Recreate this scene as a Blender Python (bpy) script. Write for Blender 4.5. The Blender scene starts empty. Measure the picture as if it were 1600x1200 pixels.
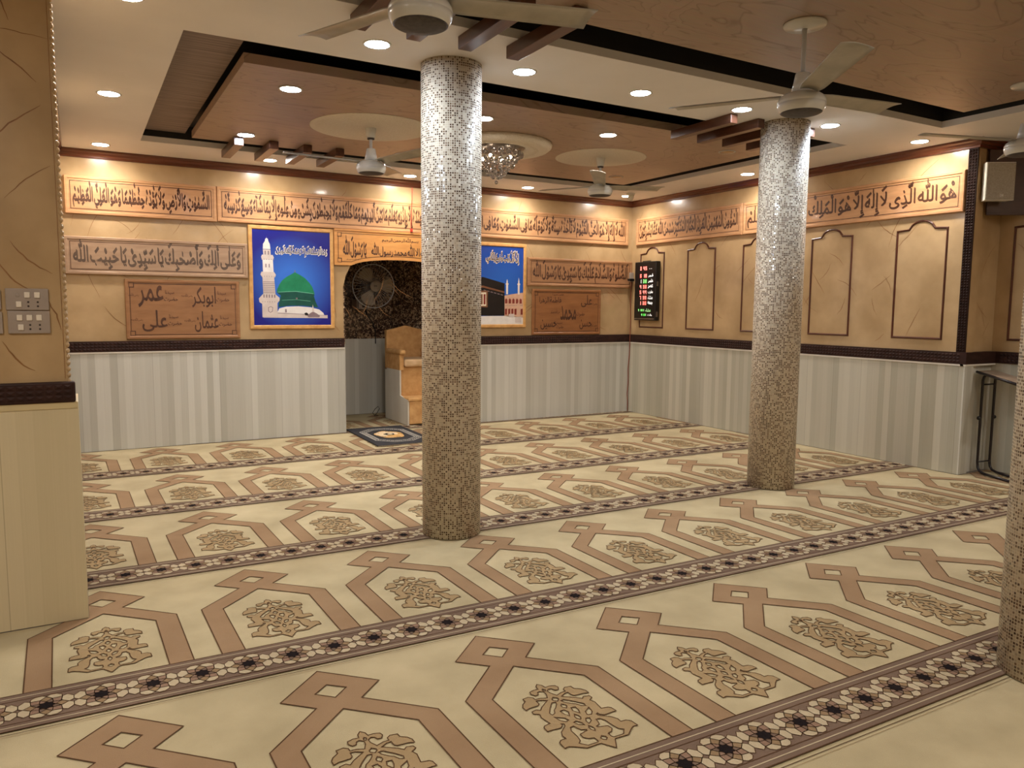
import bpy, bmesh, math, random
from mathutils import Vector, Matrix
from mathutils.geometry import tessellate_polygon
random.seed(7)
SC = bpy.context.scene
COL = SC.collection
PI = math.pi

# ---------------------------------------------------------------- camera
cam_d = bpy.data.cameras.new('camera')
cam = bpy.data.objects.new('camera', cam_d)
COL.objects.link(cam)
FPX, PITCH, ROLL, YAW = 1184.03, 0.100299, 0.0077508, 0.519651
fw = Vector((math.sin(YAW)*math.cos(PITCH), math.cos(YAW)*math.cos(PITCH), -math.sin(PITCH)))
rt = Vector((math.cos(YAW), -math.sin(YAW), 0))
up = rt.cross(fw)
r2 = math.cos(ROLL)*rt + math.sin(ROLL)*up
u2 = -math.sin(ROLL)*rt + math.cos(ROLL)*up
cam.matrix_world = Matrix(((r2.x, u2.x, -fw.x, 0), (r2.y, u2.y, -fw.y, 0), (r2.z, u2.z, -fw.z, 1.45), (0, 0, 0, 1)))
cam_d.sensor_width = 36
cam_d.lens = FPX/1600*36
cam_d.clip_start = 0.05
SC.camera = cam

# ---------------------------------------------------------------- world + exposure (lit by the visible downlights plus added unseen ones)
w = bpy.data.worlds.new('world'); SC.world = w; w.use_nodes = True
w.node_tree.nodes['Background'].inputs[0].default_value = (0.9, 0.85, 0.8, 1)
w.node_tree.nodes['Background'].inputs[1].default_value = 0.02
SC.view_settings.view_transform = 'Standard'
SC.view_settings.look = 'None'
SC.view_settings.gamma = 1
SC.view_settings.exposure = 1.75
LAMP_WARM = ((1.0, 0.93, 0.85), 106.0)
LAMP_COOL = ((0.80, 0.92, 1.10), 76.0)
LAMP_DIM = ((0.80, 0.92, 1.10), 40.0)
SPOT_W = .130
LAMP_FRONT_FILL = ((1.0, 0.94, 0.86), 74.0)  # for unseen lamps added over the front half of the hall
LAMP_PIER_FILL = ((1.0, 0.94, 0.86), 190.0)  # for unseen lamps added to brighten the near pier
LAMP_COLUMN = ((0.80, 0.92, 1.10), 56.0)

# ---------------------------------------------------------------- helpers
def lin(c):
    return tuple(((v/255)/12.92 if v/255 <= .04045 else ((v/255+.055)/1.055)**2.4) for v in c) + (1.0,)

def tag(o, label=None, cat=None, group=None, kind=None):
    if label: o['label'] = label
    if cat: o['category'] = cat
    if group: o['group'] = group
    if kind: o['kind'] = kind
    return o

def thing(name, label, cat, loc=(0, 0, 0), rz=0.0, group=None):
    o = bpy.data.objects.new(name, None)
    o.empty_display_size = .05
    COL.objects.link(o)
    o.location = loc; o.rotation_euler = (0, 0, rz)
    return tag(o, label, cat, group)

def copy_tree(o, parent=None):
    c = o.copy(); COL.objects.link(c)
    if parent: c.parent = parent
    for ch in list(o.children): copy_tree(ch, c)
    return c

class MB:
    def __init__(s):
        s.v = []; s.f = []; s.m = []; s.sm = []; s.uv = {}
    def add(s, vs, fs, mi=0, smooth=False, M=None):
        b = len(s.v)
        for p in vs:
            s.v.append(tuple(M @ Vector(p)) if M is not None else tuple(p))
        for f in fs:
            s.f.append(tuple(b+i for i in f)); s.m.append(mi); s.sm.append(smooth)
        return b
    def box(s, a, b, mi=0, M=None):
        x0, y0, z0 = a; x1, y1, z1 = b
        vs = [(x0,y0,z0),(x1,y0,z0),(x1,y1,z0),(x0,y1,z0),(x0,y0,z1),(x1,y0,z1),(x1,y1,z1),(x0,y1,z1)]
        s.add(vs, [(3,2,1,0),(4,5,6,7),(0,1,5,4),(1,2,6,5),(2,3,7,6),(3,0,4,7)], mi, False, M)
    def rbox(s, a, b, r=.004, mi=0, M=None):
        # box with chamfered edges
        x0, y0, z0 = a; x1, y1, z1 = b
        bm = bmesh.new()
        bmesh.ops.create_cube(bm, size=1)
        for v in bm.verts:
            v.co = Vector(((x0+x1)/2+v.co.x*(x1-x0), (y0+y1)/2+v.co.y*(y1-y0), (z0+z1)/2+v.co.z*(z1-z0)))
        bmesh.ops.bevel(bm, geom=list(bm.edges), offset=r, segments=2, affect='EDGES', profile=.5)
        bm.verts.index_update()
        s.add([v.co.copy() for v in bm.verts], [[v.index for v in f.verts] for f in bm.faces], mi, False, M)
        bm.free()
    def lathe(s, prof, n=32, mi=0, M=None, smooth=True):
        # prof: list of (r, z)
        vs = []; fs = []
        for r, z in prof:
            for k in range(n):
                a = 2*PI*k/n
                vs.append((r*math.cos(a), r*math.sin(a), z))
        for i in range(len(prof)-1):
            for k in range(n):
                k2 = (k+1) % n
                fs.append((i*n+k, i*n+k2, (i+1)*n+k2, (i+1)*n+k))
        b = s.add(vs, fs, mi, smooth, M)
        if prof[0][0] > 1e-5: s.f.append(tuple(b+k for k in reversed(range(n)))); s.m.append(mi); s.sm.append(False)
        if prof[-1][0] > 1e-5: s.f.append(tuple(b+(len(prof)-1)*n+k for k in range(n))); s.m.append(mi); s.sm.append(False)
    def tube(s, pts, r, n=8, mi=0, closed=False, M=None):
        pts = [Vector(p) for p in pts]; N = len(pts)
        vs = []; fs = []; prev = None
        for i, p in enumerate(pts):
            if closed: t = (pts[(i+1) % N]-pts[i-1])
            else: t = pts[min(i+1, N-1)]-pts[max(i-1, 0)]
            t.normalize()
            if prev is None:
                a = Vector((0, 0, 1)) if abs(t.z) < .9 else Vector((1, 0, 0))
                nn = t.cross(a).normalized()
            else:
                nn = (prev-t*prev.dot(t)).normalized()
            prev = nn
            bb = t.cross(nn)
            rr = r[i] if isinstance(r, (list, tuple)) else r
            for k in range(n):
                a = 2*PI*k/n
                vs.append(p+nn*rr*math.cos(a)+bb*rr*math.sin(a))
        R = N if closed else N-1
        for i in range(R):
            j = (i+1) % N
            for k in range(n):
                k2 = (k+1) % n
                fs.append((i*n+k, i*n+k2, j*n+k2, j*n+k))
        b = s.add(vs, fs, mi, True, M)
        if not closed:
            s.f.append(tuple(b+k for k in reversed(range(n)))); s.m.append(mi); s.sm.append(False)
            s.f.append(tuple(b+(N-1)*n+k for k in range(n))); s.m.append(mi); s.sm.append(False)
    def prism(s, poly, to3, d, mi=0, M=None):
        # poly (2D) mapped by to3(x, y, depth); extruded from 0 to d
        tri = tessellate_polygon([[Vector((p[0], p[1], 0)) for p in poly]])
        n = len(poly)
        vs = [to3(x, y, 0) for x, y in poly]+[to3(x, y, d) for x, y in poly]
        fs = [tuple(t) for t in tri]+[tuple(n+i for i in reversed(t)) for t in tri]
        fs += [(i, (i+1) % n, n+(i+1) % n, n+i) for i in range(n)]
        s.add(vs, fs, mi, False, M)
    def sweep(s, prof, path, mi=0):
        # prof (d, z): distance off the wall and height; path: plan points with mitred offset normals (x, y, nx, ny)
        n = len(prof); vs = []; fs = []
        for x, y, nx, ny in path:
            for d, z in prof: vs.append((x+nx*d, y+ny*d, z))
        for i in range(len(path)-1):
            for k in range(n-1):
                fs.append((i*n+k, i*n+k+1, (i+1)*n+k+1, (i+1)*n+k))
        b = s.add(vs, fs, mi)
        for e in (0, len(path)-1):
            s.f.append(tuple(b+e*n+k for k in range(n))); s.m.append(mi); s.sm.append(False)
    def build(s, name, mats, parent=None, loc=None, fix=True):
        me = bpy.data.meshes.new(name)
        me.from_pydata(s.v, [], s.f)
        if not isinstance(mats, (list, tuple)): mats = [mats]
        for m in mats: me.materials.append(m)
        me.polygons.foreach_set('material_index', s.m)
        me.polygons.foreach_set('use_smooth', s.sm)
        if fix:
            bm = bmesh.new(); bm.from_mesh(me)
            bmesh.ops.recalc_face_normals(bm, faces=list(bm.faces))
            bm.to_mesh(me); bm.free()
        me.update()
        o = bpy.data.objects.new(name, me)
        COL.objects.link(o)
        if parent: o.parent = parent
        if loc: o.location = loc
        return o

def struct(o):
    o['kind'] = 'structure'; return o

# ---------------------------------------------------------------- materials
def newmat(name):
    m = bpy.data.materials.new(name); m.use_nodes = True
    nt = m.node_tree
    b = nt.nodes['Principled BSDF']
    return m, nt, b

def N(nt, t, **kw):
    n = nt.nodes.new(t)
    for k, v in kw.items(): setattr(n, k, v)
    return n

def coords(nt, scale=(1, 1, 1), kind='Object'):
    tc = N(nt, 'ShaderNodeTexCoord'); mp = N(nt, 'ShaderNodeMapping')
    mp.inputs['Scale'].default_value = scale
    nt.links.new(tc.outputs[kind], mp.inputs['Vector'])
    return mp.outputs['Vector']

def noise_mat(name, c1, c2, rough=.5, scale=(5, 5, 5), detail=4, metallic=0, bump=0.0, bscale=60, lo=.3, hi=.7, coat=0.0, spec=None, ior=None):
    m, nt, b = newmat(name)
    v = coords(nt, scale)
    nz = N(nt, 'ShaderNodeTexNoise'); nz.inputs['Scale'].default_value = 1; nz.inputs['Detail'].default_value = detail
    nt.links.new(v, nz.inputs['Vector'])
    cr = N(nt, 'ShaderNodeValToRGB')
    cr.color_ramp.elements[0].position = lo; cr.color_ramp.elements[1].position = hi
    cr.color_ramp.elements[0].color = lin(c1); cr.color_ramp.elements[1].color = lin(c2)
    nt.links.new(nz.outputs['Fac'], cr.inputs['Fac'])
    nt.links.new(cr.outputs['Color'], b.inputs['Base Color'])
    b.inputs['Roughness'].default_value = rough; b.inputs['Metallic'].default_value = metallic
    if coat: b.inputs['Coat Weight'].default_value = coat; b.inputs['Coat Roughness'].default_value = .08
    if spec is not None: b.inputs['Specular IOR Level'].default_value = spec
    if bump:
        n2 = N(nt, 'ShaderNodeTexNoise'); n2.inputs['Scale'].default_value = bscale; n2.inputs['Detail'].default_value = 3
        nt.links.new(coords(nt), n2.inputs['Vector'])
        bp = N(nt, 'ShaderNodeBump'); bp.inputs['Strength'].default_value = bump; bp.inputs['Distance'].default_value = .01
        nt.links.new(n2.outputs['Fac'], bp.inputs['Height']); nt.links.new(bp.outputs['Normal'], b.inputs['Normal'])
    return m

def emit_mat(name, col, strength):
    m, nt, b = newmat(name)
    b.inputs['Base Color'].default_value = (.8, .8, .8, 1)
    b.inputs['Emission Color'].default_value = (*col, 1); b.inputs['Emission Strength'].default_value = strength
    return m

M_PLASTER = noise_mat('tan_plaster', (166, 137, 98), (192, 163, 122), .26, (3, 3, 3), 8, bump=.05, bscale=25, coat=.25)
M_VEIN = noise_mat('brown_vein', (120, 80, 40), (150, 104, 56), .45, (20, 20, 20))
M_WHITE_CEIL = noise_mat('ceiling_paint', (222, 219, 218), (230, 227, 226), .6, (2, 2, 2))
M_LIP = noise_mat('ceiling_lip_paint', (196, 188, 176), (206, 198, 186), .6, (2, 2, 2))
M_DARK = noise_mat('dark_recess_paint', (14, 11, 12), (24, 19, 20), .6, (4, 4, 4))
M_DARKWOOD = noise_mat('dark_brown_trim', (40, 24, 20), (58, 36, 30), .55, (8, 8, 30), 5, spec=.18)
M_CORNICE = noise_mat('mahogany_cornice', (84, 40, 24), (108, 56, 34), .25, (3, 3, 30), 5, coat=.3)
M_SLAT = noise_mat('walnut_slat', (70, 42, 30), (98, 62, 44), .3, (30, 3, 30), 5)
M_ARCH = noise_mat('dark_moulding', (70, 32, 18), (88, 44, 26), .35, (10, 10, 10))
M_BOARD = noise_mat('carved_board_wood', (176, 130, 90), (196, 148, 104), .34, (6, 6, 30), 5, coat=.15)
M_BOARD_DARK = noise_mat('brown_board_wood', (138, 96, 62), (156, 112, 74), .4, (4, 4, 20), 5)
M_INK = noise_mat('dark_brown_carving', (66, 38, 22), (86, 52, 32), .5, (20, 20, 20))
M_INK2 = noise_mat('grey_brown_carving', (84, 66, 54), (100, 80, 64), .5, (20, 20, 20))
M_FRAME = noise_mat('gold_wood_frame', (190, 140, 80), (214, 166, 104), .3, (20, 20, 20), coat=.2)
M_WHITE_PAINT = noise_mat('white_enamel', (200, 200, 194), (214, 214, 208), .25, (6, 6, 6), coat=.3)
M_BLADE = noise_mat('dusty_fan_blade', (150, 145, 132), (178, 172, 158), .35, (8, 8, 8), 6)
M_GRIME = noise_mat('dusty_dark_disc', (50, 44, 44), (74, 66, 64), .6, (40, 40, 40), 4)
M_ROD = noise_mat('rod_paint', (190, 192, 196), (206, 208, 212), .3, (6, 6, 6))
M_STEEL = noise_mat('brushed_metal', (120, 112, 104), (150, 140, 130), .35, (10, 10, 10), metallic=.8)
M_BLACK = noise_mat('black_plastic', (14, 12, 12), (22, 20, 20), .35, (10, 10, 10))
M_TUBE = noise_mat('black_tube', (24, 16, 18), (36, 26, 28), .3, (10, 10, 10))
M_GREYPLASTIC = noise_mat('grey_switch_plastic', (150, 136, 124), (164, 150, 138), .4, (8, 8, 8))
M_SWITCH = noise_mat('cream_rocker', (220, 208, 190), (230, 220, 204), .35, (8, 8, 8))
M_HOLE = noise_mat('socket_hole', (40, 26, 20), (50, 34, 26), .6, (8, 8, 8))
M_SPEAKER = noise_mat('speaker_grille', (150, 140, 122), (170, 160, 142), .5, (90, 90, 90), 2, bump=.3, bscale=400)
M_SPKBOX = noise_mat('speaker_cabinet', (206, 200, 186), (216, 210, 196), .4, (8, 8, 8))
M_CARPETSEAT = noise_mat('tan_carpet_cover', (190, 142, 88), (214, 168, 112), .9, (14, 14, 14), 6, bump=.4, bscale=300, spec=.1)
M_CREAMPANEL = noise_mat('cream_laminate', (200, 192, 176), (212, 204, 190), .4, (6, 6, 2))
M_WIRE = noise_mat('brown_wire', (120, 60, 40), (140, 74, 50), .5, (8, 8, 8))
M_REDWIRE = noise_mat('red_wire', (176, 46, 30), (196, 62, 40), .5, (8, 8, 8))
M_TABLETOP = noise_mat('grey_tan_desktop', (140, 118, 98), (158, 136, 114), .4, (4, 20, 4))
M_BROWNBOX = noise_mat('brown_backboard', (66, 46, 34), (84, 60, 46), .5, (4, 4, 12))
M_CLAY = noise_mat('rose_plaster', (206, 196, 178), (216, 208, 192), .6, (60, 60, 60), 3, bump=.5, bscale=90)

def striped_mat(name, axis, c1, c2, pitch):
    # pvc wainscot: vertical strips of slightly different tone, with fine grain and a seam every few strips
    m, nt, b = newmat(name)
    tc = N(nt, 'ShaderNodeTexCoord'); sp = N(nt, 'ShaderNodeSeparateXYZ')
    nt.links.new(tc.outputs['Object'], sp.inputs[0])
    x = sp.outputs[axis]
    d = N(nt, 'ShaderNodeMath', operation='DIVIDE'); d.inputs[1].default_value = pitch
    nt.links.new(x, d.inputs[0])
    fl = N(nt, 'ShaderNodeMath', operation='FLOOR'); nt.links.new(d.outputs[0], fl.inputs[0])
    wn = N(nt, 'ShaderNodeTexWhiteNoise', noise_dimensions='1D'); nt.links.new(fl.outputs[0], wn.inputs['W'])
    vv = coords(nt, (3, 3, .6)) ; nz = N(nt, 'ShaderNodeTexNoise'); nz.inputs['Scale'].default_value = 1; nz.inputs['Detail'].default_value = 6
    nt.links.new(vv, nz.inputs['Vector'])
    v2 = coords(nt, (260, 260, 2)); n2 = N(nt, 'ShaderNodeTexNoise'); n2.inputs['Scale'].default_value = 1; n2.inputs['Detail'].default_value = 2
    nt.links.new(v2, n2.inputs['Vector'])
    a1 = N(nt, 'ShaderNodeMath', operation='MULTIPLY_ADD'); a1.inputs[1].default_value = .55
    nt.links.new(wn.outputs['Value'], a1.inputs[0]); 
    a0 = N(nt, 'ShaderNodeMath', operation='MULTIPLY'); a0.inputs[1].default_value = .3
    nt.links.new(nz.outputs['Fac'], a0.inputs[0]); nt.links.new(a0.outputs[0], a1.inputs[2])
    a2 = N(nt, 'ShaderNodeMath', operation='MULTIPLY_ADD'); a2.inputs[1].default_value = .3
    nt.links.new(n2.outputs['Fac'], a2.inputs[0]); nt.links.new(a1.outputs[0], a2.inputs[2])
    mx = N(nt, 'ShaderNodeValToRGB')
    mx.color_ramp.elements[0].position = .2; mx.color_ramp.elements[1].position = 1.0
    mx.color_ramp.elements[0].color = lin(c1); mx.color_ramp.elements[1].color = lin(c2)
    nt.links.new(a2.outputs[0], mx.inputs['Fac'])
    # seam
    d2 = N(nt, 'ShaderNodeMath', operation='DIVIDE'); d2.inputs[1].default_value = pitch*5
    nt.links.new(x, d2.inputs[0])
    fr = N(nt, 'ShaderNodeMath', operation='FRACT'); nt.links.new(d2.outputs[0], fr.inputs[0])
    lt = N(nt, 'ShaderNodeMath', operation='LESS_THAN'); lt.inputs[1].default_value = .012
    nt.links.new(fr.outputs[0], lt.inputs[0])
    mm = N(nt, 'ShaderNodeMix', data_type='RGBA', blend_type='MULTIPLY')
    nt.links.new(lt.outputs[0], mm.inputs['Factor']); nt.links.new(mx.outputs['Color'], mm.inputs['A'])
    mm.inputs['B'].default_value = (.72, .70, .68, 1)
    nt.links.new(mm.outputs['Result'], b.inputs['Base Color'])
    b.inputs['Roughness'].default_value = .38
    return m

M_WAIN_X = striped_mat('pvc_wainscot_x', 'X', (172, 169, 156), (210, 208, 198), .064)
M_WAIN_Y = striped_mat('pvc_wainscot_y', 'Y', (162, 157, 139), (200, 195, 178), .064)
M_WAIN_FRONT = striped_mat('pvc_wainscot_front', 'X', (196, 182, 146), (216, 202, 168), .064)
M_LEDGE = noise_mat('white_ledge', (220, 214, 200), (228, 222, 210), .4, (8, 8, 8))

def wood_ceiling():
    m, nt, b = newmat('wood_grain_ceiling')
    v = coords(nt, (.55, 1.5, 1))
    nz = N(nt, 'ShaderNodeTexNoise'); nz.inputs['Scale'].default_value = 1.6; nz.inputs['Detail'].default_value = 3; nz.inputs['Distortion'].default_value = 1.2
    nt.links.new(v, nz.inputs['Vector'])
    # contour lines of the noise make the cathedral grain
    mu = N(nt, 'ShaderNodeMath', operation='MULTIPLY'); mu.inputs[1].default_value = 9
    nt.links.new(nz.outputs['Fac'], mu.inputs[0])
    fr = N(nt, 'ShaderNodeMath', operation='FRACT'); nt.links.new(mu.outputs[0], fr.inputs[0])
    cr = N(nt, 'ShaderNodeValToRGB')
    e = cr.color_ramp.elements
    e[0].position = 0; e[0].color = lin((106, 84, 70)); e[1].position = .10; e[1].color = lin((164, 140, 122))
    k = e.new(.9); k.color = lin((172, 148, 130)); k = e.new(1.0); k.color = lin((148, 126, 108))
    nt.links.new(fr.outputs[0], cr.inputs['Fac'])
    v2 = coords(nt, (6, 60, 1)); n2 = N(nt, 'ShaderNodeTexNoise'); n2.inputs['Scale'].default_value = 1; n2.inputs['Detail'].default_value = 4
    nt.links.new(v2, n2.inputs['Vector'])
    mm = N(nt, 'ShaderNodeMix', data_type='RGBA', blend_type='MULTIPLY'); mm.inputs['Factor'].default_value = .35
    nt.links.new(cr.outputs['Color'], mm.inputs['A']); nt.links.new(n2.outputs['Color'], mm.inputs['B'])
    c2 = N(nt, 'ShaderNodeMix', data_type='RGBA', blend_type='MIX'); c2.inputs['Factor'].default_value = .35
    nt.links.new(mm.outputs['Result'], c2.inputs['A']); c2.inputs['B'].default_value = lin((166, 142, 122))
    nt.links.new(c2.outputs['Result'], b.inputs['Base Color'])
    b.inputs['Roughness'].default_value = .42
    return m
M_WOODCEIL = wood_ceiling()

def stripe_recess():
    m, nt, b = newmat('brown_striped_recess')
    v = coords(nt, (1.5, 55, 1)); nz = N(nt, 'ShaderNodeTexNoise'); nz.inputs['Scale'].default_value = 1; nz.inputs['Detail'].default_value = 3
    nt.links.new(v, nz.inputs['Vector'])
    cr = N(nt, 'ShaderNodeValToRGB'); e = cr.color_ramp.elements
    e[0].position = .35; e[0].color = lin((106, 90, 82)); e[1].position = .65; e[1].color = lin((146, 128, 118))
    nt.links.new(nz.outputs['Fac'], cr.inputs['Fac']); nt.links.new(cr.outputs['Color'], b.inputs['Base Color'])
    b.inputs['Roughness'].default_value = .6
    return m
M_STRIPE_RECESS = stripe_recess()

def granite():
    m, nt, b = newmat('speckled_granite')
    vo = N(nt, 'ShaderNodeTexVoronoi'); vo.inputs['Scale'].default_value = 62; vo.inputs['Randomness'].default_value = 1
    nz = N(nt, 'ShaderNodeTexNoise'); nz.inputs['Scale'].default_value = 26; nz.inputs['Detail'].default_value = 4
    vv = coords(nt)
    nt.links.new(vv, nz.inputs['Vector'])
    mx = N(nt, 'ShaderNodeMix', data_type='VECTOR'); mx.inputs['Factor'].default_value = .10
    nt.links.new(vv, mx.inputs['A']); nt.links.new(nz.outputs['Color'], mx.inputs['B'])
    nt.links.new(mx.outputs['Result'], vo.inputs['Vector'])
    cr = N(nt, 'ShaderNodeValToRGB'); e = cr.color_ramp.elements
    cr.color_ramp.interpolation = 'CONSTANT'
    e[0].position = 0; e[0].color = lin((46, 32, 26)); e[1].position = .30; e[1].color = lin((84, 60, 46))
    k = e.new(.52); k.color = lin((150, 124, 98)); k = e.new(.72); k.color = lin((58, 42, 34)); k = e.new(.86); k.color = lin((186, 160, 130))
    sp = N(nt, 'ShaderNodeSeparateColor'); nt.links.new(vo.outputs['Color'], sp.inputs[0])
    nt.links.new(sp.outputs[0], cr.inputs['Fac']); nt.links.new(cr.outputs['Color'], b.inputs['Base Color'])
    b.inputs['Roughness'].default_value = .18
    return m
M_GRANITE = granite()

def mosaic():
    m, nt, b = newmat('glass_mosaic')
    uv = N(nt, 'ShaderNodeUVMap'); uv.uv_map = 'UVMap'
    sp = N(nt, 'ShaderNodeSeparateXYZ'); nt.links.new(uv.outputs[0], sp.inputs[0])
    fx = N(nt, 'ShaderNodeMath', operation='FRACT'); nt.links.new(sp.outputs['X'], fx.inputs[0])
    fy = N(nt, 'ShaderNodeMath', operation='FRACT'); nt.links.new(sp.outputs['Y'], fy.inputs[0])
    ix = N(nt, 'ShaderNodeMath', operation='FLOOR'); nt.links.new(sp.outputs['X'], ix.inputs[0])
    iy = N(nt, 'ShaderNodeMath', operation='FLOOR'); nt.links.new(sp.outputs['Y'], iy.inputs[0])
    cb = N(nt, 'ShaderNodeCombineXYZ'); nt.links.new(ix.outputs[0], cb.inputs[0]); nt.links.new(iy.outputs[0], cb.inputs[1])
    wn = N(nt, 'ShaderNodeTexWhiteNoise', noise_dimensions='2D'); nt.links.new(cb.outputs[0], wn.inputs['Vector'])
    cr = N(nt, 'ShaderNodeValToRGB'); cr.color_ramp.interpolation = 'CONSTANT'; e = cr.color_ramp.elements
    e[0].position = 0; e[0].color = lin((84, 62, 48)); e[1].position = .22; e[1].color = lin((116, 94, 76))
    for pos, c in ((.42, (172, 156, 136)), (.52, (200, 186, 166)), (.72, (188, 176, 160)), (.86, (212, 200, 180)), (.95, (120, 92, 74))):
        k = e.new(pos); k.color = lin(c)
    nt.links.new(wn.outputs['Value'], cr.inputs['Fac'])
    def edge(f):
        a = N(nt, 'ShaderNodeMath', operation='SUBTRACT'); a.inputs[1].default_value = .5; nt.links.new(f, a.inputs[0])
        c = N(nt, 'ShaderNodeMath', operation='ABSOLUTE'); nt.links.new(a.outputs[0], c.inputs[0]); return c.outputs[0]
    mxn = N(nt, 'ShaderNodeMath', operation='MAXIMUM'); nt.links.new(edge(fx.outputs[0]), mxn.inputs[0]); nt.links.new(edge(fy.outputs[0]), mxn.inputs[1])
    gt = N(nt, 'ShaderNodeMath', operation='GREATER_THAN'); gt.inputs[1].default_value = .36; nt.links.new(mxn.outputs[0], gt.inputs[0])
    mix = N(nt, 'ShaderNodeMix', data_type='RGBA'); nt.links.new(gt.outputs[0], mix.inputs['Factor'])
    nt.links.new(cr.outputs['Color'], mix.inputs['A']); mix.inputs['B'].default_value = lin((204, 192, 172))
    nt.links.new(mix.outputs['Result'], b.inputs['Base Color'])
    # every tile sits at its own slight tilt
    ge = N(nt, 'ShaderNodeNewGeometry')
    sub = N(nt, 'ShaderNodeVectorMath', operation='SUBTRACT'); sub.inputs[1].default_value = (.5, .5, .5); nt.links.new(wn.outputs['Color'], sub.inputs[0])
    scl = N(nt, 'ShaderNodeVectorMath', operation='SCALE'); scl.inputs['Scale'].default_value = .22; nt.links.new(sub.outputs[0], scl.inputs[0])
    ad = N(nt, 'ShaderNodeVectorMath', operation='ADD'); nt.links.new(scl.outputs[0], ad.inputs[0]); nt.links.new(ge.outputs['Normal'], ad.inputs[1])
    nn = N(nt, 'ShaderNodeVectorMath', operation='NORMALIZE'); nt.links.new(ad.outputs[0], nn.inputs[0])
    nt.links.new(nn.outputs[0], b.inputs['Normal'])
    ro = N(nt, 'ShaderNodeMath', operation='MULTIPLY_ADD'); ro.inputs[1].default_value = .45; ro.inputs[2].default_value = .12
    nt.links.new(gt.outputs[0], ro.inputs[0]); nt.links.new(ro.outputs[0], b.inputs['Roughness'])
    return m
M_MOSAIC = mosaic()

def carpet_mat(name, c1, c2):
    m = noise_mat(name, c1, c2, .95, (2.6, 2.6, 2.6), 8, bump=.35, bscale=420, spec=.08)
    return m
C_BASE = carpet_mat('carpet_cream', (166, 151, 118), (189, 173, 138))
C_ARM = carpet_mat('carpet_tan_band', (140, 112, 84), (156, 128, 98))
C_MED = carpet_mat('carpet_medallion', (150, 126, 92), (162, 138, 102))
C_LINE = carpet_mat('carpet_dark_line', (80, 56, 38), (94, 68, 48))
C_STRIPE = carpet_mat('carpet_mauve_brown', (108, 88, 74), (122, 101, 85))
C_STAR = carpet_mat('carpet_black_star', (24, 18, 18), (34, 26, 26))
C_TILE = carpet_mat('carpet_brown_tile', (132, 104, 86), (144, 116, 96))
C_TILE2 = carpet_mat('carpet_olive_tile', (132, 108, 80), (146, 120, 90))
C_CREAM = carpet_mat('carpet_light_tile', (174, 157, 128), (186, 169, 140))
CARPET_MATS = [C_BASE, C_ARM, C_MED, C_LINE, C_STRIPE, C_STAR, C_TILE, C_TILE2, C_CREAM]

# ---------------------------------------------------------------- room dimensions (metres; camera stands at x=0, y=0)
YB, XR, ZC = 8.484, 6.761, 2.92      # qibla wall, right wall, gypsum ceiling
YP = 3.945                           # front face of the near left pier
XL = -.12                            # left wall of the hall
YS, XS = 3.83, 7.23                  # step of the right wall and the wall beyond
XMIN, YMIN = -2.6, -1.6              # walls behind the camera
NX0, NX1, NY1 = 2.635, 4.01, 9.87    # prayer niche
ZR0, ZR1 = .985, 1.09                # dado rail
ZCO = 2.845                          # underside of the cornice

# ================================================================ structure
b = MB()
b.box((XMIN-.2, YMIN-.2, -.15), (XS+.3, NY1+.3, -.004))
struct(b.build('floor', [noise_mat('screed', (120, 110, 100), (130, 120, 110), .8)]))

# ---- gypsum ceiling with two recesses
R1 = (.56, 4.56, 6.045, 7.74)
R2 = (.56, .55, 6.12, 3.75)
b = MB()
def ceil_rect(x0, y0, x1, y1): b.box((x0, y0, ZC), (x1, y1, ZC+.05), 0)
xa, xb, ya, yb = XMIN-.2, XS+.3, YMIN-.2, YB+.15
ceil_rect(xa, ya, xb, R2[1]); ceil_rect(xa, R2[1], R2[0], R2[3]); ceil_rect(R2[2], R2[1], xb, R2[3])
ceil_rect(xa, R2[3], xb, R1[1]); ceil_rect(xa, R1[1], R1[0], R1[3]); ceil_rect(R1[2], R1[1], xb, R1[3])
ceil_rect(xa, R1[3], xb, yb)
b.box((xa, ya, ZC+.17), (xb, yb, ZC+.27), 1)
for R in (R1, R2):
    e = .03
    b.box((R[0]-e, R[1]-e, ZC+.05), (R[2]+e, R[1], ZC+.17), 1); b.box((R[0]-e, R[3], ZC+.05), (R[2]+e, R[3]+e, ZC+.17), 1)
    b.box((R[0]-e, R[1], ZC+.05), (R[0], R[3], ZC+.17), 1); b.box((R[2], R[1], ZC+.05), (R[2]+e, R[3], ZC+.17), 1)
    b.box((R[0], R[1]+.02, ZC+.10), (R[0]+.37, R[3]-.03, ZC+.17), 2)
struct(b.build('ceiling', [M_WHITE_CEIL, M_DARK, M_STRIPE_RECESS]))

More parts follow.
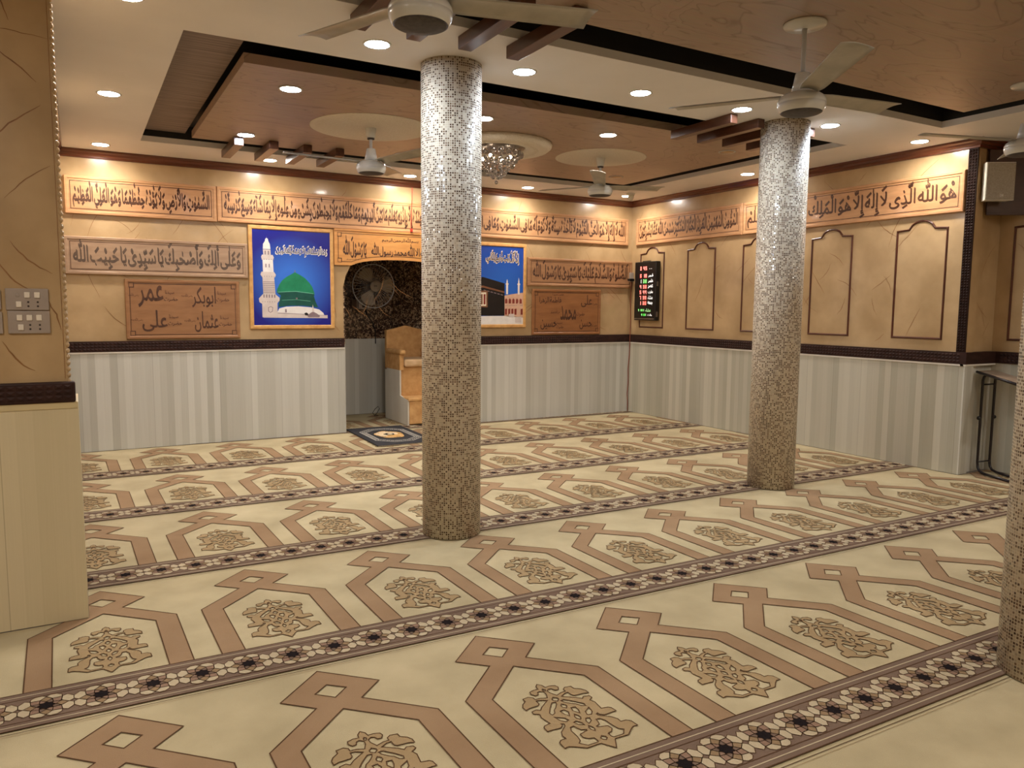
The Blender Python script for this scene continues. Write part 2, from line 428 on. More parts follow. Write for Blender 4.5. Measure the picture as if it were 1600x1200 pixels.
# ---- walls.  veins: tapered brown strokes trowelled into the plaster
def veins(mb, n, u0, u1, v0, v1, to3, mi, seed, holes=(), extra=()):
    rnd = random.Random(seed)
    strokes = list(extra)
    for _ in range(n):
        L = rnd.uniform(.12, .42); a = rnd.choice((1, -1))*rnd.uniform(.6, 1.25)
        u = rnd.uniform(u0, u1); v = rnd.uniform(v0, v1)
        strokes.append((u, v, u+L*math.cos(a), v+L*math.sin(a), rnd.uniform(-.12, .12), rnd.uniform(.0035, .0065)))
    for ua, va, ub, vb, bend, wd in strokes:
        pts = []
        du, dv = ub-ua, vb-va
        for i in range(9):
            t = i/8; k = bend*math.sin(PI*t)
            pts.append((ua+du*t-dv*k+rnd.uniform(-.003, .003), va+dv*t+du*k+rnd.uniform(-.003, .003), wd*math.sin(PI*(.08+.84*t))))
        if any(not (u0 <= p[0] <= u1 and v0 <= p[1] <= v1) for p in pts): continue
        l = math.hypot(du, dv); nx, ny = -dv/l, du/l
        vs = []
        for p in pts:
            vs.append(to3(p[0]+nx*p[2]/2, p[1]+ny*p[2]/2)); vs.append(to3(p[0]-nx*p[2]/2, p[1]-ny*p[2]/2))
        mb.add(vs, [(2*i, 2*i+1, 2*i+3, 2*i+2) for i in range(8)], mi)

TW = .14
# qibla wall with the arched niche opening
arch = [(NX0, 0), (NX0, 1.67), (NX0+.03, 1.80), (NX0+.10, 1.93), (NX0+.30, 2.0), (NX1-.30, 2.0), (NX1-.10, 1.93), (NX1-.03, 1.80), (NX1, 1.67), (NX1, 0)]
poly = [(XL-.1, 0)]+arch+[(XR+.1, 0), (XR+.1, ZC), (XL-.1, ZC)]
b = MB()
b.prism(poly, lambda x, z, d: (x, YB+d, z), TW)
veins(b, 95, XL+.05, XR-.05, 1.12, 2.83, lambda u, v: (u, YB-.0012, v), 1, 3)
struct(b.build('wall_back', [M_PLASTER, M_VEIN]))
b = MB()
b.box((XR, YS-.03, 0), (XR+.12, YB+TW, ZC))
veins(b, 60, YS+.1, YB-.05, 1.12, 2.83, lambda u, v: (XR-.0012, u, v), 1, 5)
struct(b.build('wall_right', [M_PLASTER, M_VEIN]))
b = MB()
b.box((XR+.12, YS, 0), (XS+.12, YS+.12, ZC))
veins(b, 10, XR+.14, XS-.02, 1.12, 2.3, lambda u, v: (u, YS-.0012, v), 1, 12)
b.box((XS, YMIN, 0), (XS+.12, YS, ZC))
veins(b, 16, .5, YS-.05, 1.12, 2.7, lambda u, v: (XS-.0012, u, v), 1, 9)
struct(b.build('wall_far_right', [M_PLASTER, M_VEIN]))
b = MB()
b.box((XL-.12, YP+.35, 0), (XL, YB+TW, ZC))
struct(b.build('wall_left', [M_PLASTER]))
# near pier: plaster above, pvc wainscot below
b = MB()
b.box((XMIN, YP, 0), (-.048, YP+.35, ZC))
pv = lambda u, v: (u, YP-.0012, v)
veins(b, 0, -.9, -.05, 1.1, 2.9, pv, 1, 21, extra=[
    (-.30, 1.66, -.155, 1.50, -.10, .006), (-.115, 1.47, -.065, 1.335, .06, .006), (-.285, 1.29, -.175, 1.155, -.10, .007), (-.25, 1.90, -.075, 2.05, .05, .004),
    (-.31, 2.10, -.10, 2.30, .06, .006), (-.26, 2.52, -.11, 2.40, .03, .006), (-.30, 2.60, -.06, 2.585, .02, .003), (-.24, 1.72, -.09, 1.585, -.08, .006), (-.27, 2.80, -.2, 2.64, .05, .005)])
b.box((-.0602, YP-.0012, 1.118), (-.0578, YP+.001, 2.9), 1)
# scalloped bead edge on the pier corner
for k in range(66):
    z = 1.105+k*.0275
    b.lathe([(.0, z-.0137), (.007, z-.010), (.0105, z), (.007, z+.010), (0, z+.0137)], 10, 0, Matrix.Translation((-.046, YP+.006, 0)))
struct(b.build('wall_pier', [M_PLASTER, M_VEIN]))
b = MB()
b.box((XMIN-.12, YMIN-.12, 0), (XS+.12, YMIN, ZC)); b.box((XMIN-.12, YMIN, 0), (XMIN, YP, ZC))
struct(b.build('wall_front', [M_PLASTER]))

# ---- wainscots
WT = .012
b = MB()
b.box((XL, YB-WT, 0), (NX0, YB, ZR0)); b.box((NX1, YB-WT, 0), (XR, YB, ZR0))
b.box((XL, YB-WT-.008, ZR0-.016), (NX0, YB, ZR0), 1); b.box((NX1, YB-WT-.008, ZR0-.016), (XR, YB, ZR0), 1)
struct(b.build('wainscot_back', [M_WAIN_X, M_LEDGE]))
b = MB()
b.box((XR-WT, YS-.03, 0), (XR, YB-WT, ZR0)); b.box((XR-WT-.008, YS-.03, ZR0-.016), (XR, YB-WT-.008, ZR0), 1)
b.box((XS-WT, YMIN, 0), (XS, YS-WT, ZR0))
struct(b.build('wainscot_right', [M_WAIN_Y, M_LEDGE]))
b = MB()
b.box((XR-WT, YS-.03-WT, 0), (XR+.12, YS-.03, ZR0)); b.box((XR+.12, YS-WT, 0), (XS-WT, YS, ZR0)); b.box((XR-WT-.008, YS-.038-WT, ZR0-.016), (XS-WT, YS, ZR0), 1)
struct(b.build('wainscot_step', [M_WAIN_X, M_LEDGE]))
b = MB()
b.box((XMIN, YP-.02, 0), (-.014, YP+.35, 1.012)); b.box((XMIN, YP-.024, .985), (-.02, YP, 1.015), 1)
struct(b.build('wainscot_pier', [M_WAIN_FRONT, noise_mat('cream_ledge', (196, 178, 134), (204, 186, 142), .4)]))

# ---- niche behind the opening: chamfered corners, granite above, pvc below
b = MB()
path = [(NX0, YB+TW), (NX0, 9.45), (NX0+.27, NY1), (NX1-.27, NY1), (NX1, 9.45), (NX1, YB+TW)]
ZG = 1.02
for (x0, y0), (x1, y1) in zip(path[:-1], path[1:]):
    n = Vector((y1-y0, -(x1-x0), 0)).normalized()*-.06
    for za, zb, mi in ((0, ZG, 1), (ZG, 2.1, 0)):
        vs = [(x0, y0, za), (x1, y1, za), (x1, y1, zb), (x0, y0, zb), (x0+n.x, y0+n.y, za), (x1+n.x, y1+n.y, za), (x1+n.x, y1+n.y, zb), (x0+n.x, y0+n.y, zb)]
        b.add(vs, [(0,1,2,3),(5,4,7,6),(3,2,6,7),(4,5,1,0),(0,3,7,4),(1,5,6,2)], mi)
b.box((NX0-.05, YB+TW, 2.1), (NX1+.05, NY1+.08, 2.16), 0)
# jamb linings, 2 mm proud of the wall ends
b.box((NX0, YB-.004, ZG), (NX0+.012, YB+TW, 1.67), 0); b.box((NX1-.012, YB-.004, ZG), (NX1, YB+TW, 1.67), 0)
b.box((NX0, YB-.004, 0), (NX0+.012, YB+TW, ZG), 1); b.box((NX1-.012, YB-.004, 0), (NX1, YB+TW, ZG), 1)
struct(b.build('wall_niche', [M_GRANITE, M_WAIN_X]))

# ---- dado rails: dark strip with three rows of little pyramids
def pyramids(mb, u0, u1, v0, v1, rows, pitch, to3, h=.007, mi=0):
    n = max(1, int(round((u1-u0)/pitch))); pu = (u1-u0)/n; pr = (v1-v0)/rows
    for r in range(rows):
        for k in range(n):
            a, c = u0+k*pu+pu*.08, u0+(k+1)*pu-pu*.08; p, q = v0+r*pr+pr*.1, v0+(r+1)*pr-pr*.1
            mb.add([to3(a, p, 0), to3(c, p, 0), to3(c, q, 0), to3(a, q, 0), to3((a+c)/2, (p+q)/2, h)], [(0,1,4),(1,2,4),(2,3,4),(3,0,4)], mi)
RD = .022
b = MB()
for xa_, xb_ in ((XL, NX0), (NX1, XR)):
    b.box((xa_, YB-RD, ZR0), (xb_, YB, ZR1)); pyramids(b, xa_+.01, xb_-.03, ZR0+.01, ZR1-.01, 3, .034, lambda u, v, d: (u, YB-RD-d, v))
struct(b.build('trim_1', [M_DARKWOOD]))
b = MB()
b.box((XR-RD, YS-.03-RD, ZR0), (XR, YB-RD, ZR1)); pyramids(b, YS, YB-.06, ZR0+.01, ZR1-.01, 3, .034, lambda u, v, d: (XR-RD-d, u, v))
b.box((XR, YS-.03-RD, ZR0), (XS-RD, YS, ZR1)); b.box((XS-RD, YMIN, ZR0), (XS, YS-.03-RD, ZR1)); pyramids(b, 1.0, YS-.08, ZR0+.01, ZR1-.01, 3, .034, lambda u, v, d: (XS-RD-d, u, v))
struct(b.build('trim_2', [M_DARKWOOD]))
b = MB()
b.rbox((XMIN, YP-.032, 1.012), (-.022, YP+.02, 1.105), .008); pyramids(b, -2.4, -.034, 1.022, 1.095, 3, .036, lambda u, v, d: (u, YP-.032-d, v), .006)
struct(b.build('trim_3', [M_DARKWOOD]))
# vertical pyramid trim that ends the right wall
b = MB()
b.box((XR-.014, YS-.034, ZR1), (XR, YS+.046, ZCO)); pyramids(b, YS-.028, YS+.040, ZR1+.005, ZCO-.02, 3, .023, lambda u, v, d: (XR-.014-d, u, v), .008)
# turn the grid: pitch runs up the strip
b.v = b.v[:8]; b.f = b.f[:6]; b.m = b.m[:6]; b.sm = b.sm[:6]
pyramids(b, ZR1+.006, ZCO-.01, YS-.030, YS+.042, 3, .024, lambda u, v, d: (XR-.014-d, v, u), .009)
struct(b.build('trim_4', [noise_mat('dark_stud_wood', (34, 20, 15), (46, 28, 21), .6, (8, 8, 30), 5, spec=.12)]))

# ---- cornice
prof = [(0, ZCO-.002), (.018, ZCO), (.020, ZCO+.018), (.034, ZCO+.028), (.040, ZCO+.046), (.056, ZCO+.056), (.062, ZC-.0005), (0, ZC-.0005)]
b = MB()
b.sweep(prof, [(XL, YP+.35, 1, 0), (XL, YB, 1, -1), (XR, YB, -1, -1), (XR, YS-.03, -1, -1), (XS, YS-.03, -1, -1), (XS, YMIN, -1, 0)])
struct(b.build('trim_5', [M_CORNICE]))

# ---- wooden panels hung in the recesses
def hung_panel(name, label, x0, y0, x1, y1):
    t = thing(name, label, 'ceiling panel', ((x0+x1)/2, (y0+y1)/2, ZC+.002))
    q = MB(); hx, hy = (x1-x0)/2, (y1-y0)/2
    q.box((-hx, -hy, 0), (hx, hy, .06))
    q.build('board', [M_WOODCEIL], t)
    q = MB()
    for sx in (-.6, .6):
        for sy in (-.6, .6): q.box((sx*hx-.03, sy*hy-.03, .06), (sx*hx+.03, sy*hy+.03, .168))
    q.build('hanger', [M_DARK], t)
    return t
hung_panel('wooden_ceiling_panel', 'wood-grained ceiling panel with two white fan discs and chandelier, toward back wall', .945, 4.965, 5.74, 7.385)
hung_panel('wooden_ceiling_panel', 'wood-grained ceiling panel nearest the camera, above the large right-hand ceiling fan', .945, .93, 5.79, 3.385)

# ================================================================ carpet
def tess(poly, holes=()):
    loops = [[Vector((x, y, 0)) for x, y in poly]]+[[Vector((x, y, 0)) for x, y in h] for h in holes]
    flat = [p for l in loops for p in l]
    return [(flat[a].x, flat[a].y) for t in tessellate_polygon(loops) for a in t]

def ribbon(pts, wd, closed=True):
    n = len(pts); out = []
    off = []
    for i in range(n):
        p = Vector(pts[i]); a = Vector(pts[i-1]) if (closed or i > 0) else None; c = Vector(pts[(i+1) % n]) if (closed or i < n-1) else None
        d1 = (p-a).normalized() if a is not None else (c-p).normalized()
        d2 = (c-p).normalized() if c is not None else d1
        n1 = Vector((-d1.y, d1.x)); n2 = Vector((-d2.y, d2.x)); m = n1+n2
        if m.length < 1e-4: m = n1
        m.normalize(); k = 1/max(.45, m.dot(n1))
        off.append((p+m*wd/2*k, p-m*wd/2*k))
    R = n if closed else n-1
    for i in range(R):
        j = (i+1) % n
        out.append([tuple(off[i][0]), tuple(off[i][1]), tuple(off[j][1]), tuple(off[j][0])])
    return out

REGIONS = [(XMIN+.003, YMIN+.003, XS-WT-.001, YS-.045), (XMIN+.003, YS-.045, XR-WT-.001, YP-.022), (-.013, YP-.022, XR-WT-.001, YP+.35), (XL+.001, YP+.35, XR-WT-.001, YB-WT-.001), (NX0+.013, YB-WT-.001, NX1-.013, 9.44), (NX0+.28, 9.44, NX1-.28, NY1-.005)]
def clip(poly, R):
    for ax, val, sgn in ((0, R[0], 1), (0, R[2], -1), (1, R[1], 1), (1, R[3], -1)):
        out = []
        for i in range(len(poly)):
            p, q = poly[i-1], poly[i]
            dp, dq = sgn*(p[ax]-val), sgn*(q[ax]-val)
            if (dp >= 0) != (dq >= 0):
                t = dp/(dp-dq); out.append((p[0]+t*(q[0]-p[0]), p[1]+t*(q[1]-p[1])))
            if dq >= 0: out.append(q)
        poly = out
        if len(poly) < 3: return []
    return poly

carpet = MB()
def cadd(poly, layer, mi):
    z = -.002+.0009*layer
    xs = [p[0] for p in poly]; ys = [p[1] for p in poly]
    for R in REGIONS:
        if max(xs) < R[0] or min(xs) > R[2] or max(ys) < R[1] or min(ys) > R[3]: continue
        if min(xs) >= R[0] and max(xs) <= R[2] and min(ys) >= R[1] and max(ys) <= R[3]: q = poly
        else: q = clip(poly, R)
        if len(q) >= 3:
            carpet.add([(x, y, z) for x, y in q], [tuple(range(len(q)))], mi)
for R in REGIONS: carpet.add([(R[0], R[1], -.0035), (R[2], R[1], -.0035), (R[2], R[3], -.0035), (R[0], R[3], -.0035)], [(0, 1, 2, 3)], 0)

OUT = [(0.0, 0.49), (-0.013, 0.475), (-0.016, 0.455), (-0.035, 0.457), (-0.056, 0.45), (-0.06, 0.435), (-0.051, 0.418), (-0.037, 0.42), (-0.031, 0.435), (-0.02, 0.439), (-0.007, 0.429), (-0.009, 0.409), (-0.021, 0.383), (-0.047, 0.394), (-0.067, 0.394), (-0.067, 0.41), (-0.081, 0.421), (-0.106, 0.417), (-0.107, 0.398), (-0.127, 0.383), (-0.137, 0.365), (-0.137, 0.343), (-0.118, 0.35), (-0.079, 0.352), (-0.071, 0.361), (-0.07, 0.384), (-0.054, 0.382), (-0.031, 0.368), (-0.042, 0.36), (-0.074, 0.337), (-0.091, 0.319), (-0.102, 0.33), (-0.124, 0.325), (-0.127, 0.31), (-0.108, 0.297), (-0.116, 0.277), (-0.109, 0.229), (-0.135, 0.224), (-0.143, 0.216), (-0.146, 0.189), (-0.132, 0.19), (-0.093, 0.187), (-0.078, 0.199), (-0.078, 0.21), (-0.068, 0.204), (-0.073, 0.191), (-0.106, 0.164), (-0.116, 0.144), (-0.115, 0.124), (-0.136, 0.123), (-0.149, 0.111), (-0.151, 0.077), (-0.133, 0.079), (-0.111, 0.065), (-0.085, 0.044), (-0.037, 0.046), (-0.029, 0.045), (0.0, 0.0)]
HOL = [[(-0.026, 0.346), (-0.011, 0.344), (-0.016, 0.329), (-0.034, 0.308), (-0.047, 0.298), (-0.057, 0.278), (-0.071, 0.272), (-0.074, 0.287), (-0.054, 0.315)], [(-0.074, 0.257), (-0.045, 0.237), (-0.039, 0.217), (-0.054, 0.212), (-0.068, 0.228)], [(-0.033, 0.282), (-0.015, 0.284), (-0.009, 0.263), (-0.022, 0.238), (-0.031, 0.259)], [(-0.034, 0.197), (-0.02, 0.2), (-0.009, 0.182), (-0.01, 0.165), (-0.028, 0.178)], [(-0.062, 0.175), (-0.047, 0.177), (-0.044, 0.161), (-0.038, 0.145), (-0.021, 0.138), (-0.023, 0.132), (-0.058, 0.123), (-0.06, 0.102), (-0.047, 0.088), (-0.029, 0.083), (-0.028, 0.063), (-0.033, 0.056), (-0.073, 0.056), (-0.093, 0.079), (-0.08, 0.091), (-0.074, 0.117), (-0.072, 0.155)]]
def dia(cy, rx, ry): return [(0, cy+ry), (-rx*.8, cy+ry*.3), (-rx*.8, cy-ry*.3), (0, cy-ry), (rx*.8, cy-ry*.3), (rx*.8, cy+ry*.3)]
mir = lambda l: [(-x, y) for x, y in l]
MED_OUT = OUT+[(-x, y) for x, y in reversed(OUT[1:-1])]
MED_HOL = HOL+[mir(h) for h in HOL]+[dia(.306, .012, .017), dia(.221, .011, .02), dia(.136, .009, .02), dia(.068, .013, .014), dia(.440, .007, .010), dia(.362, .015, .016)]
# the arch: band with a lozenge on its crown
ARCH_OUT = [(-.297, .14), (-.297, .683), (-.084, .890), (-.188, .988), (0, 1.170), (.188, .988), (.084, .890), (.297, .683), (.297, .14), (.205, .14), (.205, .648), (0, .845), (-.205, .648), (-.205, .14)]
LOZ = [(-.060, .993), (0, 1.046), (.060, .993), (0, .936)]
med_tri = tess(MED_OUT, MED_HOL); arch_tri = tess(ARCH_OUT, [LOZ])
med_lines = [r for l in [MED_OUT]+MED_HOL for r in ribbon(l, .0036)]
arch_lines = [r for l in (ARCH_OUT[:-1]+[ARCH_OUT[-1]], LOZ) for r in ribbon(l, .0048)]
PER, STAR = .7034, .17585
ROWS = [1.742, 3.103, 4.472, 5.845, 7.245, 8.63]
SK = .02
def W(u, v): return (u-SK*v, v-SK*u)
def star_cell():
    P = lambda r, a: (r*math.cos(math.radians(a)), r*math.sin(math.radians(a)))
    tiles = []
    st = []
    for k in range(8): st += [P(.031, 45*k), P(.0225, 45*k+22.5)]
    tiles.append((st, 5))
    for k in range(8):
        a = 45*k
        tiles.append(([P(.0225, a+22.5), P(.031, a), P(.052, a+22.5), P(.031, a+45)], 4 if k % 2 else 6))
        tiles.append(([P(.031, a), P(.052, a-22.5), P(.072, a), P(.052, a+22.5)], 6 if k % 2 else 7))
        if k in (0, 7, 3, 4):
            su = 1 if k in (0, 7) else -1; sv = 1 if k in (0, 3) else -1
            R0, R1 = P(.072, a), P(.072, a+45)
            ax_, dg = (R0, R1) if k in (0, 4) else (R1, R0)
            tiles.append(([P(.052, a+22.5), ax_, (su*.0800, sv*.005), (su*.0879, sv*.013), (su*.0879, sv*.038), (su*.068, sv*.062), dg], 8))
        else: tiles.append(([P(.052, a+22.5), P(.072, a), P(.084, a+9), P(.0885, a+22.5), P(.084, a+36), P(.072, a+45)], 8))
    return tiles
TILES = star_cell()
tile_lines = [(r) for t, mi in TILES[1:] for r in ribbon(t, .0026)]
for v0 in ROWS:
    for k in range(-5, 12):
        uc = .828+k*PER
        T = lambda p: W(uc+p[0], v0+p[1])
        for i in range(0, len(arch_tri), 3): cadd([T(p) for p in arch_tri[i:i+3]], 1, 1)
        for i in range(0, len(med_tri), 3): cadd([T((p[0], p[1]+.18)) for p in med_tri[i:i+3]], 1, 2)
        for r in arch_lines: cadd([T(p) for p in r], 2, 3)
        for r in med_lines: cadd([T((p[0], p[1]+.18)) for p in r], 2, 3)
    U0, U1 = -2.75, 7.4
    for va, vb, mi, ly in ((-.138, .142, 4, 3), (-.1385, -.134, 3, 4), (.138, .1425, 3, 4), (.1105, .1155, 8, 4), (-.1145, -.1095, 8, 4), (.086, .090, 3, 4), (-.090, -.086, 3, 4), (-.158, -.155, 3, 1), (-.172, -.170, 2, 1)):
        cadd([W(U0, v0+va), W(U1, v0+va), W(U1, v0+vb), W(U0, v0+vb)], ly, mi)
    if v0 < 0: continue
    for k in range(-12, 45):
        uc = .828-.0457+k*STAR
        if W(uc, v0)[0] < -.4 and v0 > 1: continue
        for t, mi in TILES: cadd([W(uc+p[0], v0+p[1]) for p in t], 4 if mi != 5 else 5, mi)
        for r in tile_lines: cadd([W(uc+p[0], v0+p[1]) for p in r], 5, 3)
carp = carpet.build('prayer_carpet', CARPET_MATS, fix=False)
tag(carp, 'wall-to-wall cream and tan prayer carpet with rows of arches and star borders', 'carpet')

# ================================================================ mosaic columns
def column(label, x, y, r):
    n = 96
    me = bpy.data.meshes.new('mosaic_column')
    vs = []; fs = []; uvs = []
    H = ZC-.004
    for i in range(2):
        for k in range(n):
            a = 2*PI*k/n; vs.append((r*math.cos(a), r*math.sin(a), i*H))
    for k in range(n):
        k2 = (k+1) % n
        fs.append((k, k2, n+k2, n+k))
        ua, ub = 88*k/n, 88*(k+1)/n
        uvs += [(ua, 0), (ub, 0), (ub, 219), (ua, 219)]
    fs += [tuple(reversed(range(n))), tuple(n+k for k in range(n))]; uvs += [(0, 0)]*(2*n)
    me.from_pydata(vs, [], fs)
    l = me.uv_layers.new(name='UVMap')
    for i, c in enumerate(uvs): l.data[i].uv = c
    for p in me.polygons: p.use_smooth = len(p.vertices) == 4
    me.materials.append(M_MOSAIC)
    o = bpy.data.objects.new('mosaic_column', me); COL.objects.link(o); o.location = (x, y, .003)
    tag(o, label, 'column', 'round mosaic columns', 'thing')
column('round column of brown and cream mosaic tiles in centre, before the niche', 2.05, 4.36, .187)
column('round mosaic column to the right, before the arched wall frames', 4.94, 4.30, .187)
column('round mosaic column nearest the camera, cut by the right picture edge', 3.345, 1.455, .187)

# ================================================================ downlights
def downlight(label, x, y, lamp, r=.066):
    t = thing('recessed_downlight', label, 'ceiling light', (x, y, ZC), 0, 'recessed ceiling downlights')
    q = MB(); q.lathe([(r+.014, 0), (r+.014, -.003), (r+.010, -.006), (r, -.004), (r, -.001)], 32)
    q.build('trim_ring', [M_WHITE_PAINT], t)
    q = MB(); q.lathe([(r, -.0035), (.0, -.0055)], 32)
    if lamp == 'off': m = M_LENS_OFF
    else: m = M_LENS[lamp]
    q.build('lens', [m], t)
    if lamp != 'off':
        col, pw = LAMPS[lamp]
        ld = bpy.data.lights.new('lamp', 'SPOT'); ld.energy = pw*SPOT_W; ld.color = tuple(min(1, v) for v in col)
        ld.spot_size = math.radians(156); ld.spot_blend = .9; ld.shadow_soft_size = .05
        lo = bpy.data.objects.new('lamp', ld); COL.objects.link(lo); lo.parent = t; lo.location = (0, 0, -.012)
LAMPS = {'w': LAMP_WARM, 'c': LAMP_COOL, 'd': LAMP_DIM, 'f': LAMP_FRONT_FILL, 'p': LAMP_PIER_FILL, 'n': LAMP_COLUMN}
M_LENS = {k: emit_mat(n_+'_led_lens', LAMPS[k][0], LAMPS[k][1]*.62) for k, n_ in (('w', 'warm'), ('c', 'cool'), ('d', 'dim_cool'), ('f', 'front'), ('p', 'pier_fill'), ('n', 'column_side'))}  # front and pier lenses belong to the added unseen lamps
M_LENS_OFF = noise_mat('unlit_lens', (196, 160, 116), (204, 168, 124), .4, (8, 8, 8))
for lab, x, y, l in [
    ('lit warm ceiling downlight at the top left edge of the picture, by the pier', .27, 4.20, 'w'),
    ('lit warm downlight on the white ceiling strip left of the striped recess', .257, 6.162, 'w'),
    ('lit warm downlight in the back left ceiling corner', .253, 8.12, 'w'),
    ('bright cool downlight just left of the central column, under the near fan blade', 1.53, 4.232, 'n'),
    ('bright cool downlight at the front left of the wooden panel', 1.326, 5.384, 'c'),
    ('bright cool downlight at the back left of the wooden panel, above the first slats', 1.333, 7.0, 'c'),
    ('bright cool downlight just right of the central column, under two slats', 2.493, 4.234, 'n'),
    ('cool downlight on the middle white strip, first right of the one by the column', 3.412, 4.222, 'c'),
    ('dim cool downlight on white strip beside the right fan blade', 4.325, 4.175, 'd'),
    ('cool downlight on white strip just right of the right column', 5.292, 4.16, 'c'),
    ('lit warm downlight at the right end of middle white strip, near the cornice', 6.442, 4.135, 'w'),
    ('lit warm downlight left of the right column, near the right wall cornice', 6.412, 6.071, 'w'),
    ('lit warm downlight on the wooden panel, between chandelier and right slats', 3.991, 5.362, 'w'),
    ('lit warm downlight on the wooden panel, touching the central column edge', 2.823, 5.41, 'w'),
    ('lit warm downlight on the wooden panel behind the left hanging fan', 2.805, 7.058, 'w'),
    ('lit warm downlight over the niche board, with red wire below it', 3.322, 8.16, 'w'),
    ('lit warm downlight over the right poster on the back strip', 4.871, 8.156, 'w'),
    ('lit warm downlight among the slats above the green dome poster', 1.757, 8.06, 'w'),
    ('warm downlight in back right ceiling corner behind the fan blade', 6.33, 8.06, 'w'),
    ('unlit downlight on the wooden panel below the right slats', 5.361, 5.34, 'off'),
    ('unlit downlight at the back right corner of the wooden panel', 5.318, 6.98, 'off')]:
    downlight(lab, x, y, l)
for lab, x, y in [('downlight left of the camera before the pier', -1.0, 2.0), ('downlight behind the camera on the left', -1.0, .3), ('downlight near the far right wall, beside the camera', 6.6, .2), ('downlight behind the camera in the middle', 2.2, .1), ('downlight behind the camera on the right', 4.6, .1), ('downlight near the far right wall', 6.6, 1.6), ('downlight on the near wooden panel, out of view on the left', 1.35, .45+.85), ('downlight on the near wooden panel, out of view in the middle', 2.9, 1.25), ('downlight on the near wooden panel, out of view on the right', 5.0, 1.2)]:  # unseen lamps added to brighten the pier, step wall and front half
    downlight('added unseen warm '+lab, x, y, 'p' if x < 0 else 'w' if x > 6 else 'f')

# ================================================================ ceiling slats
def slat(label, x0, x1, y0, y1, grp):
    t = MB(); cx, cy = (x0+x1)/2, (y0+y1)/2
    t.rbox((x0-cx, y0-cy, 0), (x1-cx, y1-cy, .069), .003)
    o = t.build('wooden_slat', [M_SLAT], None, (cx, cy, ZC-.0695))
    tag(o, label, 'ceiling slat', grp)
ordn = ['leftmost', 'second from left', 'third from left', 'rightmost']
for k in range(4): slat('%s of four short wooden slats on ceiling panel edge above the back wall' % ordn[k], 1.255+.302*k, 1.335+.302*k, 7.12, 7.80, 'slats toward the back wall')
for k in range(4): slat('%s of four dark slats on ceiling panel left of the right column' % ordn[k], 4.335+.29*k, 4.405+.29*k, 4.50 if k == 2 else 4.29, 4.96, 'slats by the right column')
for k in range(4): slat('%s of four dark slats crossing the ceiling gap above the central column' % ordn[k], 1.262+.302*k, 1.342+.302*k, 3.20, 3.885, 'slats above the central column')

# ================================================================ ceiling fans
def ceiling_fan(label, x, y, zb, angles, cone=True, plate=False):
    top = ZC+.0015 if not plate else ZC+.0015
    t = thing('ceiling_fan', label, 'ceiling fan', (x, y, zb), 0, 'white ceiling fans')
    H = top-zb
    q = MB()
    if plate: q.lathe([(.108, H), (.108, H-.008), (.102, H-.016), (.03, H-.024), (.012, H-.026)], 40)
    else: q.lathe([(.046, H), (.046, H-.003), (.043, H-.02), (.034, H-.075), (.026, H-.082), (.012, H-.084)], 32)
    cano = q.build('canopy', [M_WHITE_PAINT], t)
    q = MB(); q.lathe([(.0125, .19), (.0125, H-.02)], 16); q.build('rod', [M_ROD], t)
    if not plate:
        q = MB(); q.lathe([(.013, H-.082), (.030, H-.083), (.030, H-.094), (.013, H-.095)], 24); q.build('canopy_collar', [M_GRIME], cano)
    q = MB(); q.lathe([(.0128, .205), (.036, .204), (.038, .196), (.046, .150), (.056, .108), (.030, .104)], 32)
    q.build('motor_cap', [M_WHITE_PAINT], t)
    q = MB(); q.lathe([(.050, .108), (.088, .100), (.112, .082), (.121, .064), (.122, .052), (.120, .050), (.122, .048), (.119, .030), (.109, .010), (.105, .0065), (.100, .006)], 48)
    mh = q.build('motor_housing', [M_WHITE_PAINT], t)
    q = MB(); q.lathe([(.0, -.004), (.050, -.003), (.095, .0015), (.1045, .0065)], 40); q.build('bottom_plate', [M_GRIME], mh)['label'] = 'dusty dark underside plate'
    for a in angles:
        q = MB()
        # cambered blade, slightly pitched
        vs = []; ns = 10; nc = 6
        for i in range(ns+1):
            s_ = i/ns; rr = .10+.60*s_
            wd = .050+.014*s_ if s_ > .04 else .04
            for j in range(nc+1):
                c = -1+2*j/nc
                zz = .096+.020*s_-.20*c*wd*.9-.010*(1-c*c)*-1
                vs.append((rr, c*wd*1.12, zz))
        fs = []
        for i in range(ns):
            for j in range(nc):
                k = i*(nc+1)+j; fs.append((k, k+1, k+nc+2, k+nc+1))
        nv = len(vs)
        vs += [(p[0], p[1], p[2]-.004) for p in vs]
        fs += [tuple(nv+i for i in reversed(f)) for f in fs]
        edge = [i*(nc+1) for i in range(ns+1)]; e2 = [i*(nc+1)+nc for i in range(ns+1)]
        for E in (edge, e2): fs += [(E[i], E[i+1], nv+E[i+1], nv+E[i]) for i in range(ns)]
        for b0 in (0, ns*(nc+1)): fs += [(b0+j, b0+j+1, nv+b0+j+1, nv+b0+j) for j in range(nc)]
        q.add(vs, fs, 0, True, Matrix.Rotation(math.radians(a), 4, 'Z'))
        o = q.build('blade', [M_BLADE], t)
ceiling_fan('white ceiling fan hanging from white disc left of the central column', 2.175, 6.19, 2.548, (53, 173, -67))
ceiling_fan('white ceiling fan hanging from white disc between the two columns', 4.53, 6.20, 2.552, (112, -8, -128))
ceiling_fan('large white ceiling fan before the right column, one dusty blade pointing up', 3.33, 2.80, 2.469, (118, -2, -122), plate=True)
ceiling_fan('large white ceiling fan above the central column, cut by the top picture edge', 1.17, 2.76, 2.50, (109, -11, -131), plate=True)
ceiling_fan('white ceiling fan half hidden behind the nearest column at right edge', 5.44, 2.76, 2.469, (155, 35, -85), plate=True)
